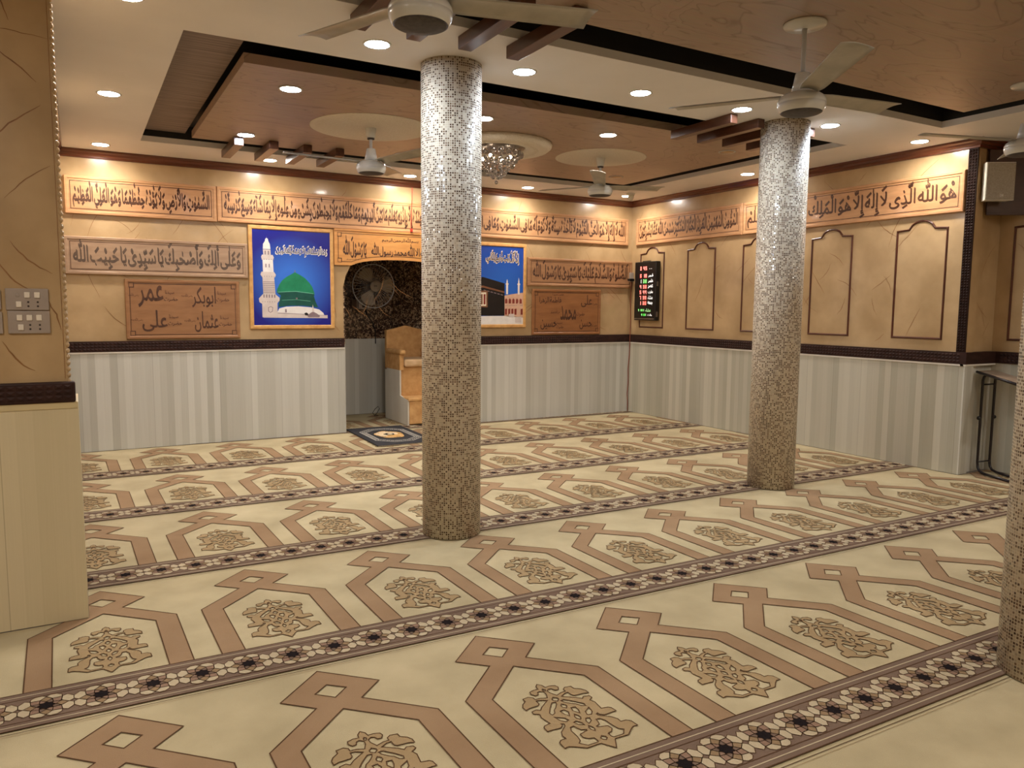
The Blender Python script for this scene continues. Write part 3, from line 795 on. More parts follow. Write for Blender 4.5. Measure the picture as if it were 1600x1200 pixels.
# white discs round the two far fans
for lab, x, y, r in (('flat white plaster disc on wooden panel above the left hanging fan', 2.175, 6.19, .49), ('flat white plaster disc on wooden panel above the fan between the columns', 4.53, 6.20, .445)):
    q = MB(); q.lathe([(r, .0008), (r, -.0025), (r-.006, -.0035), (.05, -.0035)], 72)
    o = q.build('ceiling_disc', [M_CLAY], None, (x, y, ZC+.0015)); tag(o, lab, 'ceiling disc')

# ================================================================ ceiling rose and chandelier
q = MB()
q.lathe([(.50, .001), (.505, -.01), (.498, -.034), (.47, -.056), (.43, -.066), (.39, -.064), (.375, -.054), (.37, -.058), (.33, -.058), (.32, -.050), (.27, -.046), (.262, -.02)], 80)
o = q.build('ceiling_rose', [M_CLAY], None, (3.36, 6.19, ZC+.001)); tag(o, 'round white moulded ceiling rose around the chandelier', 'ceiling rose')
def crystal_mat():
    m, nt, b = newmat('crystal_glass')
    nz = N(nt, 'ShaderNodeTexNoise'); nz.inputs['Scale'].default_value = 30; nt.links.new(coords(nt), nz.inputs['Vector'])
    cr = N(nt, 'ShaderNodeValToRGB'); cr.color_ramp.elements[0].color = (.35, .33, .31, 1); cr.color_ramp.elements[1].color = (.7, .67, .64, 1)
    nt.links.new(nz.outputs['Fac'], cr.inputs['Fac']); nt.links.new(cr.outputs['Color'], b.inputs['Base Color'])
    b.inputs['Transmission Weight'].default_value = .8; b.inputs['Roughness'].default_value = .03; b.inputs['IOR'].default_value = 1.5
    return m
M_CRYSTAL = crystal_mat()
ch = thing('chandelier', 'small crystal ball chandelier half hidden behind the central column', 'chandelier', (3.36, 6.19, ZC-.02))
q = MB(); q.lathe([(.255, 0), (.26, -.012), (.25, -.022), (.0, -.024)], 48); q.build('backplate', [M_STEEL], ch)
def ball(r):
    q = MB(); prof = [(0, -r)]+[(r*math.cos(a), r*math.sin(a)) for a in [math.radians(x) for x in range(-72, 73, 18)]]+[(0, r)]
    q.lathe(prof, 12, smooth=False); return q
proto = None
cnt = 0
for rr, n, z, rad in ((.225, 20, -.075, .026), (.18, 16, -.125, .019), (.15, 13, -.165, .024), (.11, 11, -.205, .018), (.075, 8, -.240, .022), (.04, 5, -.268, .019), (0, 1, -.318, .017)):
    base = None
    for k in range(n):
        a = 2*PI*(k+.3*cnt)/n
        if base is None: base = ball(rad).build('crystal', [M_CRYSTAL], ch); c = base
        else: c = base.copy(); COL.objects.link(c)
        c.location = (rr*math.cos(a), rr*math.sin(a), z)
    cnt += 1
q = MB()
for rr, n, z0, z1 in ((.225, 20, -.02, -.05), (.15, 13, -.02, -.142), (.075, 8, -.02, -.22), (0, 1, -.02, -.30)):
    for k in range(n):
        a = 2*PI*k/n; q.lathe([(.0015, z1), (.0015, z0)], 5, 0, Matrix.Translation((rr*math.cos(a), rr*math.sin(a), 0)))
q.build('wire_rods', [M_STEEL], ch)
M_BULB = emit_mat('warm_bulb', (1, .80, .6), 5)
for k in range(4):
    a = PI/2*k-.9; bq = ball(.016).build('bulb', [M_BULB], ch); bq.location = (.135*math.cos(a), .135*math.sin(a), -.10)

# ================================================================ arabic lettering
FORMS = {}
def _f(s, base, n):
    for ch_ in s: pass
for c, code, n in [('ء',0xFE80,1),('آ',0xFE81,2),('أ',0xFE83,2),('ؤ',0xFE85,2),('إ',0xFE87,2),('ئ',0xFE89,4),('ا',0xFE8D,2),('ب',0xFE8F,4),('ة',0xFE93,2),('ت',0xFE95,4),('ث',0xFE99,4),('ج',0xFE9D,4),('ح',0xFEA1,4),('خ',0xFEA5,4),('د',0xFEA9,2),('ذ',0xFEAB,2),('ر',0xFEAD,2),('ز',0xFEAF,2),('س',0xFEB1,4),('ش',0xFEB5,4),('ص',0xFEB9,4),('ض',0xFEBD,4),('ط',0xFEC1,4),('ظ',0xFEC5,4),('ع',0xFEC9,4),('غ',0xFECD,4),('ف',0xFED1,4),('ق',0xFED5,4),('ك',0xFED9,4),('ل',0xFEDD,4),('م',0xFEE1,4),('ن',0xFEE5,4),('ه',0xFEE9,4),('و',0xFEED,2),('ى',0xFEEF,2),('ي',0xFEF1,4)]:
    FORMS[c] = (code, n)
MARKS = set('\u064b\u064c\u064d\u064e\u064f\u0650\u0651\u0652\u0670')
LA = {'ا': 0xFEFB, 'أ': 0xFEF7, 'إ': 0xFEF9, 'آ': 0xFEF5}
_gc = {}
def glyph(c):
    if c in _gc: return _gc[c]
    def mesh(body):
        cu = bpy.data.curves.new('t', 'FONT'); cu.body = body; cu.resolution_u = 2
        o = bpy.data.objects.new('t', cu); COL.objects.link(o); bpy.context.view_layer.update()
        m = o.to_mesh(); vs = [(v.co.x, v.co.y) for v in m.vertices]; fs = [tuple(p.vertices) for p in m.polygons]
        o.to_mesh_clear(); bpy.data.objects.remove(o); bpy.data.curves.remove(cu)
        return vs, fs
    vs, fs = mesh(c)
    if c in '\u064e\u0650':      # long slanted reed-pen strokes
        z = .60 if c == '\u064e' else -.24
        vs = [(.0, z), (.05, z-.05), (.34, z+.14), (.31, z+.19)]; fs = [(0, 1, 2, 3)]
    adv = max(x for x, y in mesh(c+'A')[0])-max(x for x, y in mesh('A')[0])
    xs = [x for x, y in vs]; ys = [y for x, y in vs]
    _gc[c] = (vs, fs, adv, min(xs), max(xs), min(ys), max(ys))
    return _gc[c]
def shape(text):
    seq = []
    for c in text:
        if c in MARKS:
            if seq: seq[-1][1].append(c)
        else: seq.append([c, []])
    # the divine name as one ligature
    i = 0
    while i+3 < len(seq):
        if ''.join(s[0] for s in seq[i:i+4]) == 'الله' and (i == 0 or seq[i-1][0] == ' '): seq[i:i+4] = [['\uFDF2', seq[i+3][1][-1:]]]
        i += 1
    i = 0
    while i+1 < len(seq):
        if seq[i][0] == 'ل' and seq[i+1][0] in LA: seq[i:i+2] = [['LA'+seq[i+1][0], seq[i][1][-1:]]]
        i += 1
    out = []
    def joins_next(c): return c in FORMS and FORMS[c][1] == 4
    for i, (c, mk) in enumerate(seq):
        pv = i > 0 and joins_next(seq[i-1][0])
        nx = i+1 < len(seq) and (seq[i+1][0] in FORMS and seq[i+1][0] != 'ء' or seq[i+1][0].startswith('LA'))
        if c.startswith('LA'): out.append((chr(LA[c[2]]+(1 if pv else 0)), mk))
        elif c in FORMS:
            code, n = FORMS[c]
            if n == 1: out.append((chr(code), mk))
            elif n == 2: out.append((chr(code+(1 if pv else 0)), mk))
            else:
                nx2 = nx
                out.append((chr(code+(3 if pv and nx2 else 2 if nx2 else 1 if pv else 0)), mk))
        else: out.append((c, mk))
    return out
TALL = lambda y: y if y < .28 else .28+(y-.28)*1.55
def place_text(text, space=.07):
    # list of (glyph, x, y); pen runs right to left
    x = 0; res = []
    for c, mk in shape(text):
        if c == ' ': x -= space; continue
        g = glyph(c); x -= g[2]
        res.append((c, x, 0))
        cx = x+(g[3]+g[4])/2
        top, bot = max(g[6], .40)+.03, min(g[5], -.02)-.02
        for m in mk:
            mg = glyph(m)
            if m in '\u0650\u064d':
                res.append((m, cx-(mg[3]+mg[4])/2, bot-mg[6])); bot -= .13
            else:
                res.append((m, cx-(mg[3]+mg[4])/2, min(top, .74)-mg[5])); top += mg[6]-mg[5]+.02
    return res
def add_text(mb, text, x0, x1, z0, z1, y, mi=0, nib=.035, space=.07, grow=0, keep=False, slant=0):
    pl = place_text(text, space)
    V = []
    for c, px, py in pl:
        g = glyph(c); V.append((g[3]+px, TALL(g[5]+py))); V.append((g[4]+px, TALL(g[6]+py)))
    ax0, ax1 = min(v[0] for v in V), max(v[0] for v in V); az0, az1 = min(v[1] for v in V), max(v[1] for v in V)
    if len(pl) > 25: az0, az1 = max(az0, -.42), min(az1, 1.18)
    sx, sz = (x1-x0)/(ax1-ax0), (z1-z0)/(az1-az0)
    if keep: sx = sz = min(sx, sz)
    ox, oz = (x0+x1)/2-sx*(ax0+ax1)/2, (z0+z1)/2-sz*(az0+az1)/2
    offs = [(-1, 1), (-.5, .5), (0, 0), (.5, -.5), (1, -1)] if not grow else [(math.cos(a)*grow, math.sin(a)*grow) for a in [k*PI/4 for k in range(8)]]
    for c, px, py in pl:
        g = glyph(c)
        for k, (dx, dy) in enumerate(offs):
            ex, ey = (dx*nib*.6, dy*nib) 
            mb.add([(ox+sx*(vx+px+ex+slant*(vy+py)), y-.00006*k, oz+sz*(TALL(vy+py)+ey)) for vx, vy in g[0]], g[1], mi)

# ================================================================ carved boards
def board(name, label, cat, loc, rz, w_, h_, mat, grp=None, depth=.030, line=.05, corners=False):
    """wall board: origin at its bottom centre on the wall; local x right, -y into the room, z up"""
    t = thing(name, label, cat, (loc[0]-(.0016 if rz else 0), loc[1]-(0 if rz else .0016), loc[2]), rz, grp)
    q = MB()
    loops = [(0, 0), (0, depth-.008), (.006, depth), (.026, depth), (.032, depth-.006)]
    vs = []; fs = []
    for ins, d in loops:
        vs += [(-w_/2+ins, -d, ins), (w_/2-ins, -d, ins), (w_/2-ins, -d, h_-ins), (-w_/2+ins, -d, h_-ins)]
    for i in range(len(loops)-1):
        for k in range(4): fs.append((4*i+k, 4*i+(k+1) % 4, 4*i+4+(k+1) % 4, 4*i+4+k))
    k = 4*(len(loops)-1); fs += [(k, k+1, k+2, k+3), (3, 2, 1, 0)]
    q.add(vs, fs); pn = q.build('panel', [mat], t)
    y = -(depth-.006)-.001
    q = MB(); i = line
    R_ = [(-w_/2+i, i), (w_/2-i, i), (w_/2-i, h_-i), (-w_/2+i, h_-i)]
    if corners:
        s = .035
        R_ = [(-w_/2+i+s, i), (w_/2-i-s, i), (w_/2-i-s, i+s), (w_/2-i, i+s), (w_/2-i, h_-i-s), (w_/2-i-s, h_-i-s), (w_/2-i-s, h_-i), (-w_/2+i+s, h_-i), (-w_/2+i+s, h_-i-s), (-w_/2+i, h_-i-s), (-w_/2+i, i+s), (-w_/2+i+s, i+s)]
        for sx in (-1, 1):
            for cz in (i+s*.45, h_-i-s*.45):
                cx = sx*(w_/2-i-s*.45); e = .022
                for r in ribbon([(cx-e, cz-e), (cx+e, cz-e), (cx+e, cz+e), (cx-e, cz+e)], .005): q.add([(p[0], y-.0003, p[1]) for p in r], [(0, 1, 2, 3)])
    for r in ribbon(R_, .006): q.add([(p[0], y, p[1]) for p in r], [(0, 1, 2, 3)])
    q.build('border_line', [M_INK], pn)
    return pn, y
RB = 0.0
RRW = -PI/2
A_1 = 'السَّمٰوٰتِ وَالْأَرْضِ وَلَا يَؤُدُهُ حِفْظُهُمَا وَهُوَ الْعَلِيُّ الْعَظِيْمُ'
A_2 = 'ذَا الَّذِى يَشْفَعُ عِنْدَهُ إِلَّا بِإِذْنِهِ يَعْلَمُ مَا بَيْنَ أَيْدِيْهِمْ وَمَا خَلْفَهُمْ وَلَا يُحِيْطُوْنَ بِشَىْءٍ مِنْ عِلْمِهِ إِلَّا بِمَا شَآءَ وَسِعَ كُرْسِيُّهُ'
A_3 = 'الله لَا إِلٰهَ إِلَّا هُوَ الْحَىُّ الْقَيُّوْمُ لَا تَأْخُذُهُ سِنَةٌ وَلَا نَوْمٌ لَهُ مَا فِى السَّمٰوٰتِ وَمَا فِى الْأَرْضِ مَنْ'
B_1 = 'هُوَ الله الَّذِى لَا إِلٰهَ إِلَّا هُوَ الْمَلِكُ الْقُدُّوْسُ السَّلٰمُ'
B_2 = 'الْمُؤْمِنُ الْمُهَيْمِنُ الْعَزِيْزُ الْجَبَّارُ الْمُتَكَبِّرُ سُبْحٰنَ الله عَمَّا يُشْرِكُوْنَ'
ZB, HB = 2.312, .36
def band(label, loc, rz, w_, txt, f=(.066, .066), nib=.055):
    t, y = board('carved_text_board', label, 'carved sign', loc, rz, w_, HB, M_BOARD, 'top band of carved boards')
    q = MB(); add_text(q, txt, -w_/2+.07, w_/2-.07, f[0], HB-f[1], y-.0004, nib=nib)
    q.build('lettering', [M_INK], t)
band('leftmost carved wooden text board in the top band of the back wall', (.619, YB, ZB), RB, 1.36, A_1)
band('long carved wooden text board in the top band above the green dome poster', (2.648, YB, ZB+.005), RB, 2.69, A_2)
band('carved wooden text board at the right end of back wall top band', (5.345, YB, ZB+.006), RB, 2.67, A_3)
band('carved wooden text board on the right wall, nearest the back corner', (XR, (8.357+6.43)/2, ZB+.003), RRW, 1.925, B_2)
band('carved wooden text board on the right wall, beside the vertical studded trim', (XR, (6.42+3.885)/2, ZB+.001), RRW, 2.535, B_1, nib=.035)

t, y = board('carved_text_board', 'pale carved text board low on the left, between pier and green dome poster', 'carved sign', (.755, YB, 1.74), RB, 1.68, .362, noise_mat('pale_board_wood', (156, 126, 100), (174, 144, 116), .36, (6, 6, 30), 5), None)
q = MB(); add_text(q, 'وَعَلٰى أٰلِكَ وَأَصْحٰبِكَ يَا سَيِّدِىْ يَا حَبِيْبَ الله', -.765, .765, .058, .312, y-.0004, nib=.045); q.build('lettering', [M_INK2], t)
t, y = board('carved_text_board', 'brown carved text board between the courtyard poster and the back right corner', 'carved sign', (5.912, YB, 1.735), RB, 1.70, .362, noise_mat('mid_board_wood', (150, 108, 74), (168, 124, 86), .36, (6, 6, 30), 5), None)
q = MB(); add_text(q, 'اَلصَّلٰوةُ وَالسَّلَامُ عَلَيْكَ يَا سَيِّدِىْ يَا رَسُوْلَ الله', -.775, .775, .058, .312, y-.0004, nib=.045); q.build('lettering', [M_INK], t)

t, y = board('name_plaque', 'brown wooden plaque with four carved names on the left back wall', 'plaque', (.959, YB, 1.106), RB, 1.086, .60, M_BOARD_DARK, None, .022, .045, True)
q = MB()
for txt, cx, cz in (('عمر', -.30, .42), ('ابوبكر', .20, .42), ('على', -.27, .175), ('عثمان', .22, .165)):
    add_text(q, txt, cx-.125, cx+.105, cz-.095, cz+.115, y-.0004, nib=.018)
    add_text(q, 'حضرت', cx+.11, cx+.24, cz-.055, cz+.015, y-.0004, nib=.02, keep=True)
    add_text(q, 'سيدنا', cx+.12, cx+.21, cz+.03, cz+.075, y-.0004, nib=.012, keep=True)
    add_text(q, 'رضى الله عنه', cx-.225, cx-.12, cz+.0, cz+.05, y-.0004, nib=.010, keep=True)
q.build('lettering', [M_INK], t)
t, y = board('name_plaque', 'brown wooden plaque with five carved names below the right text board', 'plaque', (5.687, YB, 1.098), RB, 1.098, .60, noise_mat('amber_board_wood', (132, 86, 50), (150, 100, 60), .36, (4, 4, 20), 5), None, .022, .045, True)
q = MB()
for txt, x0, x1, z0, z1, nb in (('محمد', -.11, .14, .20, .38, .025), ('على', .22, .40, .37, .53, .015), ('حسين', -.42, -.17, .07, .2, .015), ('حسن', .20, .40, .07, .2, .015), ('فاطمة الزهرا', -.44, -.10, .41, .50, .022), ('حضرت', .40, .49, .39, .43, .02), ('حضرت', -.17, -.06, .075, .125, .02), ('سيدنا', -.2, -.08, .14, .18, .015), ('حضرت', .15, .28, .24, .30, .018), ('حضرت امام', .38, .49, .09, .15, .018), ('حضرت سيده', -.24, -.06, .51, .55, .015), ('صلى الله عليه وسلم', -.26, -.12, .27, .34, .010)):
    add_text(q, txt, x0, x1, z0, z1, y-.0004, nib=nb)
q.build('lettering', [M_INK], t)

# arched board over the niche
bw0, bw1 = 2.53, 4.115
cxm = (bw0+bw1)/2
t = thing('niche_header_board', 'honey coloured carved board with arched underside above the niche', 'carved sign', (cxm, YB-.0016, 1.915))
hw = (bw1-bw0)/2
def under(x, z0=0.0):
    ax_ = abs(x)
    if ax_ > hw-.215: return z0
    return z0+.078*(1-((ax_)/(hw-.215))**2)**.6
xs = [-hw+2*hw*i/48 for i in range(49)]
outl = [(x, under(x)) for x in xs]+[(hw, .395), (-hw, .395)]
q = MB(); q.prism(outl, lambda x, z, d: (x, -d, z), .028)
q.prism([(-hw, .385), (hw, .385), (hw, .402), (-hw, .402)], lambda x, z, d: (x, -.028-d, z), .008)
M_HONEY = noise_mat('honey_board_wood', (196, 136, 74), (214, 154, 88), .34, (6, 6, 30), 5, coat=.15)
pn = q.build('panel', [M_HONEY], t)
q = MB(); xs2 = [x for x in xs if abs(x) < hw-.05]; s = .035
ln = [(x, under(x)+.04) for x in xs2 if abs(x) < hw-.08]
ln = [(-hw+.045, .04+s), (-hw+.045+s, .04+s), (-hw+.045+s, .04)]+ln+[(hw-.045-s, .04), (hw-.045-s, .04+s), (hw-.045, .04+s), (hw-.045, .355-s), (hw-.045-s, .355-s), (hw-.045-s, .355), (-hw+.045+s, .355), (-hw+.045+s, .355-s), (-hw+.045, .355-s)]
for r in ribbon(ln, .006): q.add([(p[0], -.0292, p[1]) for p in r], [(0, 1, 2, 3)])
for sx in (-1, 1):
    for cz in (.04+s*.45, .355-s*.45):
        cx = sx*(hw-.045-s*.45); e = .022
        for r in ribbon([(cx-e, cz-e), (cx+e, cz-e), (cx+e, cz+e), (cx-e, cz+e)], .005): q.add([(p[0], -.0295, p[1]) for p in r], [(0, 1, 2, 3)])
q.build('border_line', [M_INK], pn)
q = MB()
add_text(q, 'يَا رَسُوْلَ الله', -hw+.10, -hw+.375, .09, .33, -.0294, nib=.045)
add_text(q, 'صلى الله عليه وسلم', -hw+.14, -hw+.30, .055, .085, -.0294, nib=.012)
add_text(q, 'بسم الله الرحمن الرحيم', -.23, .22, .275, .345, -.0294, nib=.03)
add_text(q, 'لا اله الا الله محمد رسول الله', -.36, .36, .11, .268, -.0294, nib=.045)
add_text(q, 'يَا الله', hw-.375, hw-.10, .10, .33, -.0294, nib=.045)
q.build('lettering', [M_INK], pn)

# ================================================================ posters
def poster(name, label, x0, x1, z0, z1):
    t = thing(name, label, 'framed poster', ((x0+x1)/2, YB-.0016, z0))
    w_, h_ = x1-x0, z1-z0; q = MB()
    loops = [(0, 0), (0, .018), (.006, .024), (.034, .024), (.042, .016)]
    vs = []; fs = []
    for ins, d in loops: vs += [(-w_/2+ins, -d, ins), (w_/2-ins, -d, ins), (w_/2-ins, -d, h_-ins), (-w_/2+ins, -d, h_-ins)]
    for i in range(len(loops)-1):
        for k in range(4): fs.append((4*i+k, 4*i+(k+1) % 4, 4*i+4+(k+1) % 4, 4*i+4+k))
    fs.append((3, 2, 1, 0)); q.add(vs, fs); q.build('frame', [M_FRAME], t)
    return t, w_-.084, h_-.084
def flat(mb, poly, y, mi):
    tri = tess(poly)
    for i in range(0, len(tri), 3): mb.add([(p[0], y, p[1]) for p in tri[i:i+3]], [(0, 1, 2)], mi)
def simple(name, c, rough=.35, d=8): return noise_mat(name, tuple(max(0, v-d) for v in c), tuple(min(255, v+d) for v in c), rough, (14, 14, 14), 5)
def print_sky(name, c0, c1, cx, cz, rad):
    # printed sky of the poster: paler blue halo round its middle
    m, nt, b = newmat(name)
    tc = N(nt, 'ShaderNodeTexCoord'); vm = N(nt, 'ShaderNodeVectorMath', operation='DISTANCE')
    nt.links.new(tc.outputs['Object'], vm.inputs[0]); vm.inputs[1].default_value = (cx, -.012, cz)
    mr = N(nt, 'ShaderNodeMapRange'); mr.inputs['From Min'].default_value = rad*.3; mr.inputs['From Max'].default_value = rad
    nt.links.new(vm.outputs['Value'], mr.inputs['Value'])
    mx = N(nt, 'ShaderNodeMix', data_type='RGBA'); nt.links.new(mr.outputs['Result'], mx.inputs['Factor'])
    mx.inputs['A'].default_value = lin(c0); mx.inputs['B'].default_value = lin(c1)
    nt.links.new(mx.outputs['Result'], b.inputs['Base Color']); b.inputs['Roughness'].default_value = .22
    return m
P_WHITE = simple('print_white', (226, 220, 214)); P_NAVY = simple('print_navy', (34, 34, 70)); P_STONE = simple('print_stone', (206, 192, 184)); P_SHADE = simple('print_stone_shadow', (130, 112, 116))
P_GREEN = simple('print_green', (22, 124, 84)); P_GREEN2 = simple('print_dark_green', (14, 76, 66)); P_LGREEN = simple('print_pale_green', (110, 180, 150))
P_BLACK = simple('print_black', (20, 16, 18), .3, 3); P_GOLD = simple('print_gold', (120, 78, 52)); P_ARC = simple('print_arcade', (206, 166, 140)); P_RED = simple('print_red', (130, 48, 36)); P_CREAM = simple('print_cream', (236, 222, 196))

# -- left poster: green dome and minaret
t, w_, h_ = poster('framed_dome_poster', 'gold framed blue poster of a green dome and white minaret', 1.605, 2.525, 1.20, 2.305)
q = MB(); S = lambda px, pz: (-w_/2+(px-58)/882*w_, .042+(1140-pz)/1070*h_)
Y0 = -.0155
q.add([(-w_/2, Y0, .042), (w_/2, Y0, .042), (w_/2, Y0, .042+h_), (-w_/2, Y0, .042+h_)], [(0, 1, 2, 3)], 0)
def pl(pts, mi, ly): flat(q, [S(a, c) for a, c in pts], Y0-.0003*ly, mi)
# white lower dome and parapet
pl([(320, 990), (340, 950), (420, 930), (560, 925), (700, 935), (800, 960), (850, 1000), (862, 1030), (320, 1030)], 1, 1)
pl([(160, 1010), (320, 995), (600, 1012), (900, 1026), (900, 1062), (160, 1055)], 2, 2)
pl([(320, 1000), (890, 1026), (890, 1030), (320, 1006)], 3, 3)
# drum and dome
pl([(330, 935), (345, 860), (360, 800), (740, 800), (760, 870), (790, 935), (620, 918), (450, 918)], 5, 3)
dome = [(316, 770), (322, 730), (345, 680), (380, 630), (430, 590), (480, 562), (510, 545), (526, 530), (542, 545), (580, 562), (640, 600), (690, 650), (725, 700), (745, 760), (750, 800), (355, 800)]
pl(dome, 4, 4)
pl([(355, 800), (335, 785), (316, 768), (330, 764), (530, 752), (730, 776), (748, 790), (750, 800)], 5, 5)
pl([(325, 768), (330, 762), (530, 750), (735, 774), (736, 780), (530, 757)], 6, 6)
pl([(370, 855), (530, 846), (700, 862), (700, 866), (530, 850), (370, 859)], 6, 6)
for k in range(9): pl([(372+k*40, 825), (390+k*40, 825), (390+k*40, 845), (372+k*40, 845)], 3 if k == 4 else 11, 6)
pl([(523, 540), (521, 518), (526, 508), (531, 518), (529, 540)], 3, 5)
# minaret
pl([(150, 1050), (150, 900), (120, 880), (115, 840), (160, 790), (300, 790), (345, 830), (345, 860), (320, 890), (320, 1050)], 2, 5)
pl([(165, 790), (160, 600), (290, 600), (300, 790)], 2, 6)
for k in range(7): pl([(166, 650+k*20), (292, 650+k*20), (293, 657+k*20), (166, 657+k*20)], 3, 7)
pl([(138, 570), (150, 540), (290, 540), (310, 570), (300, 600), (155, 600)], 2, 7)
pl([(168, 540), (165, 400), (280, 400), (285, 540)], 1, 6)
for k in (195, 232): pl([(k, 450), (k+12, 450), (k+12, 490), (k, 490)], 3, 7)
pl([(150, 375), (160, 350), (280, 350), (292, 380), (280, 405), (160, 405)], 2, 7)
pl([(175, 350), (172, 290), (255, 290), (258, 350)], 2, 6)
for k in (190, 225): pl([(k, 305), (k+14, 305), (k+14, 348), (k, 348)], 3, 7)
pl([(172, 285), (175, 230), (195, 200), (200, 175), (215, 160), (230, 175), (235, 200), (250, 230), (255, 285)], 1, 6)
pl([(212, 165), (214, 140), (217, 165)], 3, 6)
for cz in (860, 575, 385):
    for k in range(6): pl([(150+k*27, cz+12), (160+k*27, cz+12), (155+k*27, cz+24)], 3, 9)
for k in range(5): pl([(165+k*30, 795), (178+k*30, 795), (178+k*30, 830), (165+k*30, 830)], 3, 9)
pl([(215, 940), (245, 925), (270, 940), (265, 985), (240, 1000), (215, 985)], 3, 8); pl([(222, 945), (245, 932), (263, 945), (258, 980), (240, 993), (222, 980)], 2, 9)
# small lantern roof in front
pl([(660, 1030), (690, 1005), (728, 985), (770, 1005), (810, 1035), (800, 1050), (670, 1050)], 3, 8)
pl([(715, 990), (718, 950), (726, 900), (735, 950), (742, 990)], 2, 9)
pl([(625, 1005), (650, 995), (672, 1010), (665, 1030), (635, 1028)], 12, 8); pl([(405, 958), (422, 958), (424, 995), (405, 995)], 3, 8)
pic = q.build('picture', [print_sky('print_blue_halo', (58, 112, 206), (32, 34, 128), .0, .50, .52), P_WHITE, P_STONE, P_SHADE, P_GREEN, P_GREEN2, P_LGREEN, P_NAVY, P_BLACK, P_GOLD, P_RED, P_GREEN2, P_BLACK], t)
q = MB(); tx = 'وَمَا أَرْسَلْنَاكَ إِلَّا رَحْمَةً لِّلْعَالَمِيْنَ'
a, c = S(310, 350), S(905, 245)
add_text(q, tx, a[0], c[0], a[1], c[1], Y0-.0008, 0, nib=.11, grow=1.0); add_text(q, tx, a[0]+.006, c[0]-.006, a[1]+.006, c[1]-.006, Y0-.0016, 1, nib=.03)
q.build('lettering', [P_WHITE, P_NAVY], pic)

# -- right poster: black cube building in a courtyard
t, w_, h_ = poster('framed_courtyard_poster', 'gold framed blue poster of a black cube shrine, right of the central column', 4.12, 5.04, 1.197, 2.258)
q = MB(); S = lambda px, pz: (w_/2-(575-px)/510*.59*1.0, .042+(1105-pz)/1000*h_)
q.add([(-w_/2, Y0, .042), (w_/2, Y0, .042), (w_/2, Y0, .042+h_), (-w_/2, Y0, .042+h_)], [(0, 1, 2, 3)], 0)
pl([(-140, 1104), (-140, 1000), (380, 995), (575, 1010), (575, 1104)], 1, 1)
pl([(330, 995), (330, 735), (420, 715), (575, 690), (575, 1020), (400, 1005)], 8, 1)
for k in range(5): pl([(345+k*46, 835), (345+k*46, 785), (358+k*46, 765), (375+k*46, 785), (375+k*46, 832)], 9, 2)
for k in range(6): pl([(345+k*40, 980), (345+k*40, 905), (372+k*40, 900), (372+k*40, 980)], 9, 2)
for k in range(5): pl([(345+k*46, 860), (385+k*46, 858), (385+k*46, 862), (345+k*46, 864)], 3, 2)
for cx, zt in ((370, 520), (518, 495)):
    pl([(cx-12, 715), (cx-12, 590), (cx+12, 590), (cx+12, 715)], 1, 2); pl([(cx-18, 590), (cx-16, 572), (cx+16, 572), (cx+18, 590)], 10, 3); pl([(cx-8, 572), (cx-8, 545), (cx, zt), (cx+8, 545), (cx+8, 572)], 1, 2)
cube = [(-95, 985), (-95, 555), (70, 500), (338, 575), (340, 990), (150, 995)]
pl(cube, 6, 3)
pl([(-95, 640), (70, 610), (338, 680), (338, 700), (70, 635), (-95, 665)], 7, 4)
for k in range(6): pl([(80+k*42, 660+k*11), (108+k*42, 667+k*11), (108+k*42, 677+k*11), (80+k*42, 670+k*11)], 3, 4)
pl([(-60, 890), (-60, 680), (130, 672), (130, 885)], 7, 4); pl([(-40, 870), (-40, 700), (110, 695), (110, 868)], 10, 5)
for k in range(4): pl([(-30+k*36, 850), (-30+k*36, 720), (-6+k*36, 718), (-6+k*36, 850)], 9 if k % 2 else 7, 6)
pl([(475, 1085), (475, 1010), (556, 1005), (556, 1085)], 2, 4); pl([(490, 1010), (498, 850), (515, 810), (535, 850), (545, 1005)], 8, 4)
pl([(395, 1012), (395, 970), (465, 968), (465, 1010)], 2, 3)
pic = q.build('picture', [print_sky('print_blue_sky', (34, 96, 190), (22, 66, 160), .1, .45, .6), P_WHITE, P_STONE, P_SHADE, P_GREEN, P_GREEN2, P_BLACK, P_GOLD, P_ARC, P_RED, P_CREAM], t)
q = MB(); tx = 'إِنَّ أَوَّلَ بَيْتٍ وُّضِعَ لِلنَّاسِ'
a, c = S(105, 320), S(520, 170)
add_text(q, tx, a[0], c[0], a[1], c[1], Y0-.0008, 0, nib=.10, grow=1.0); add_text(q, tx, a[0]+.006, c[0]-.006, a[1]+.006, c[1]-.006, Y0-.0016, 1, nib=.035)
q.build('lettering', [P_CREAM, simple('print_brown', (70, 48, 40))], pic)

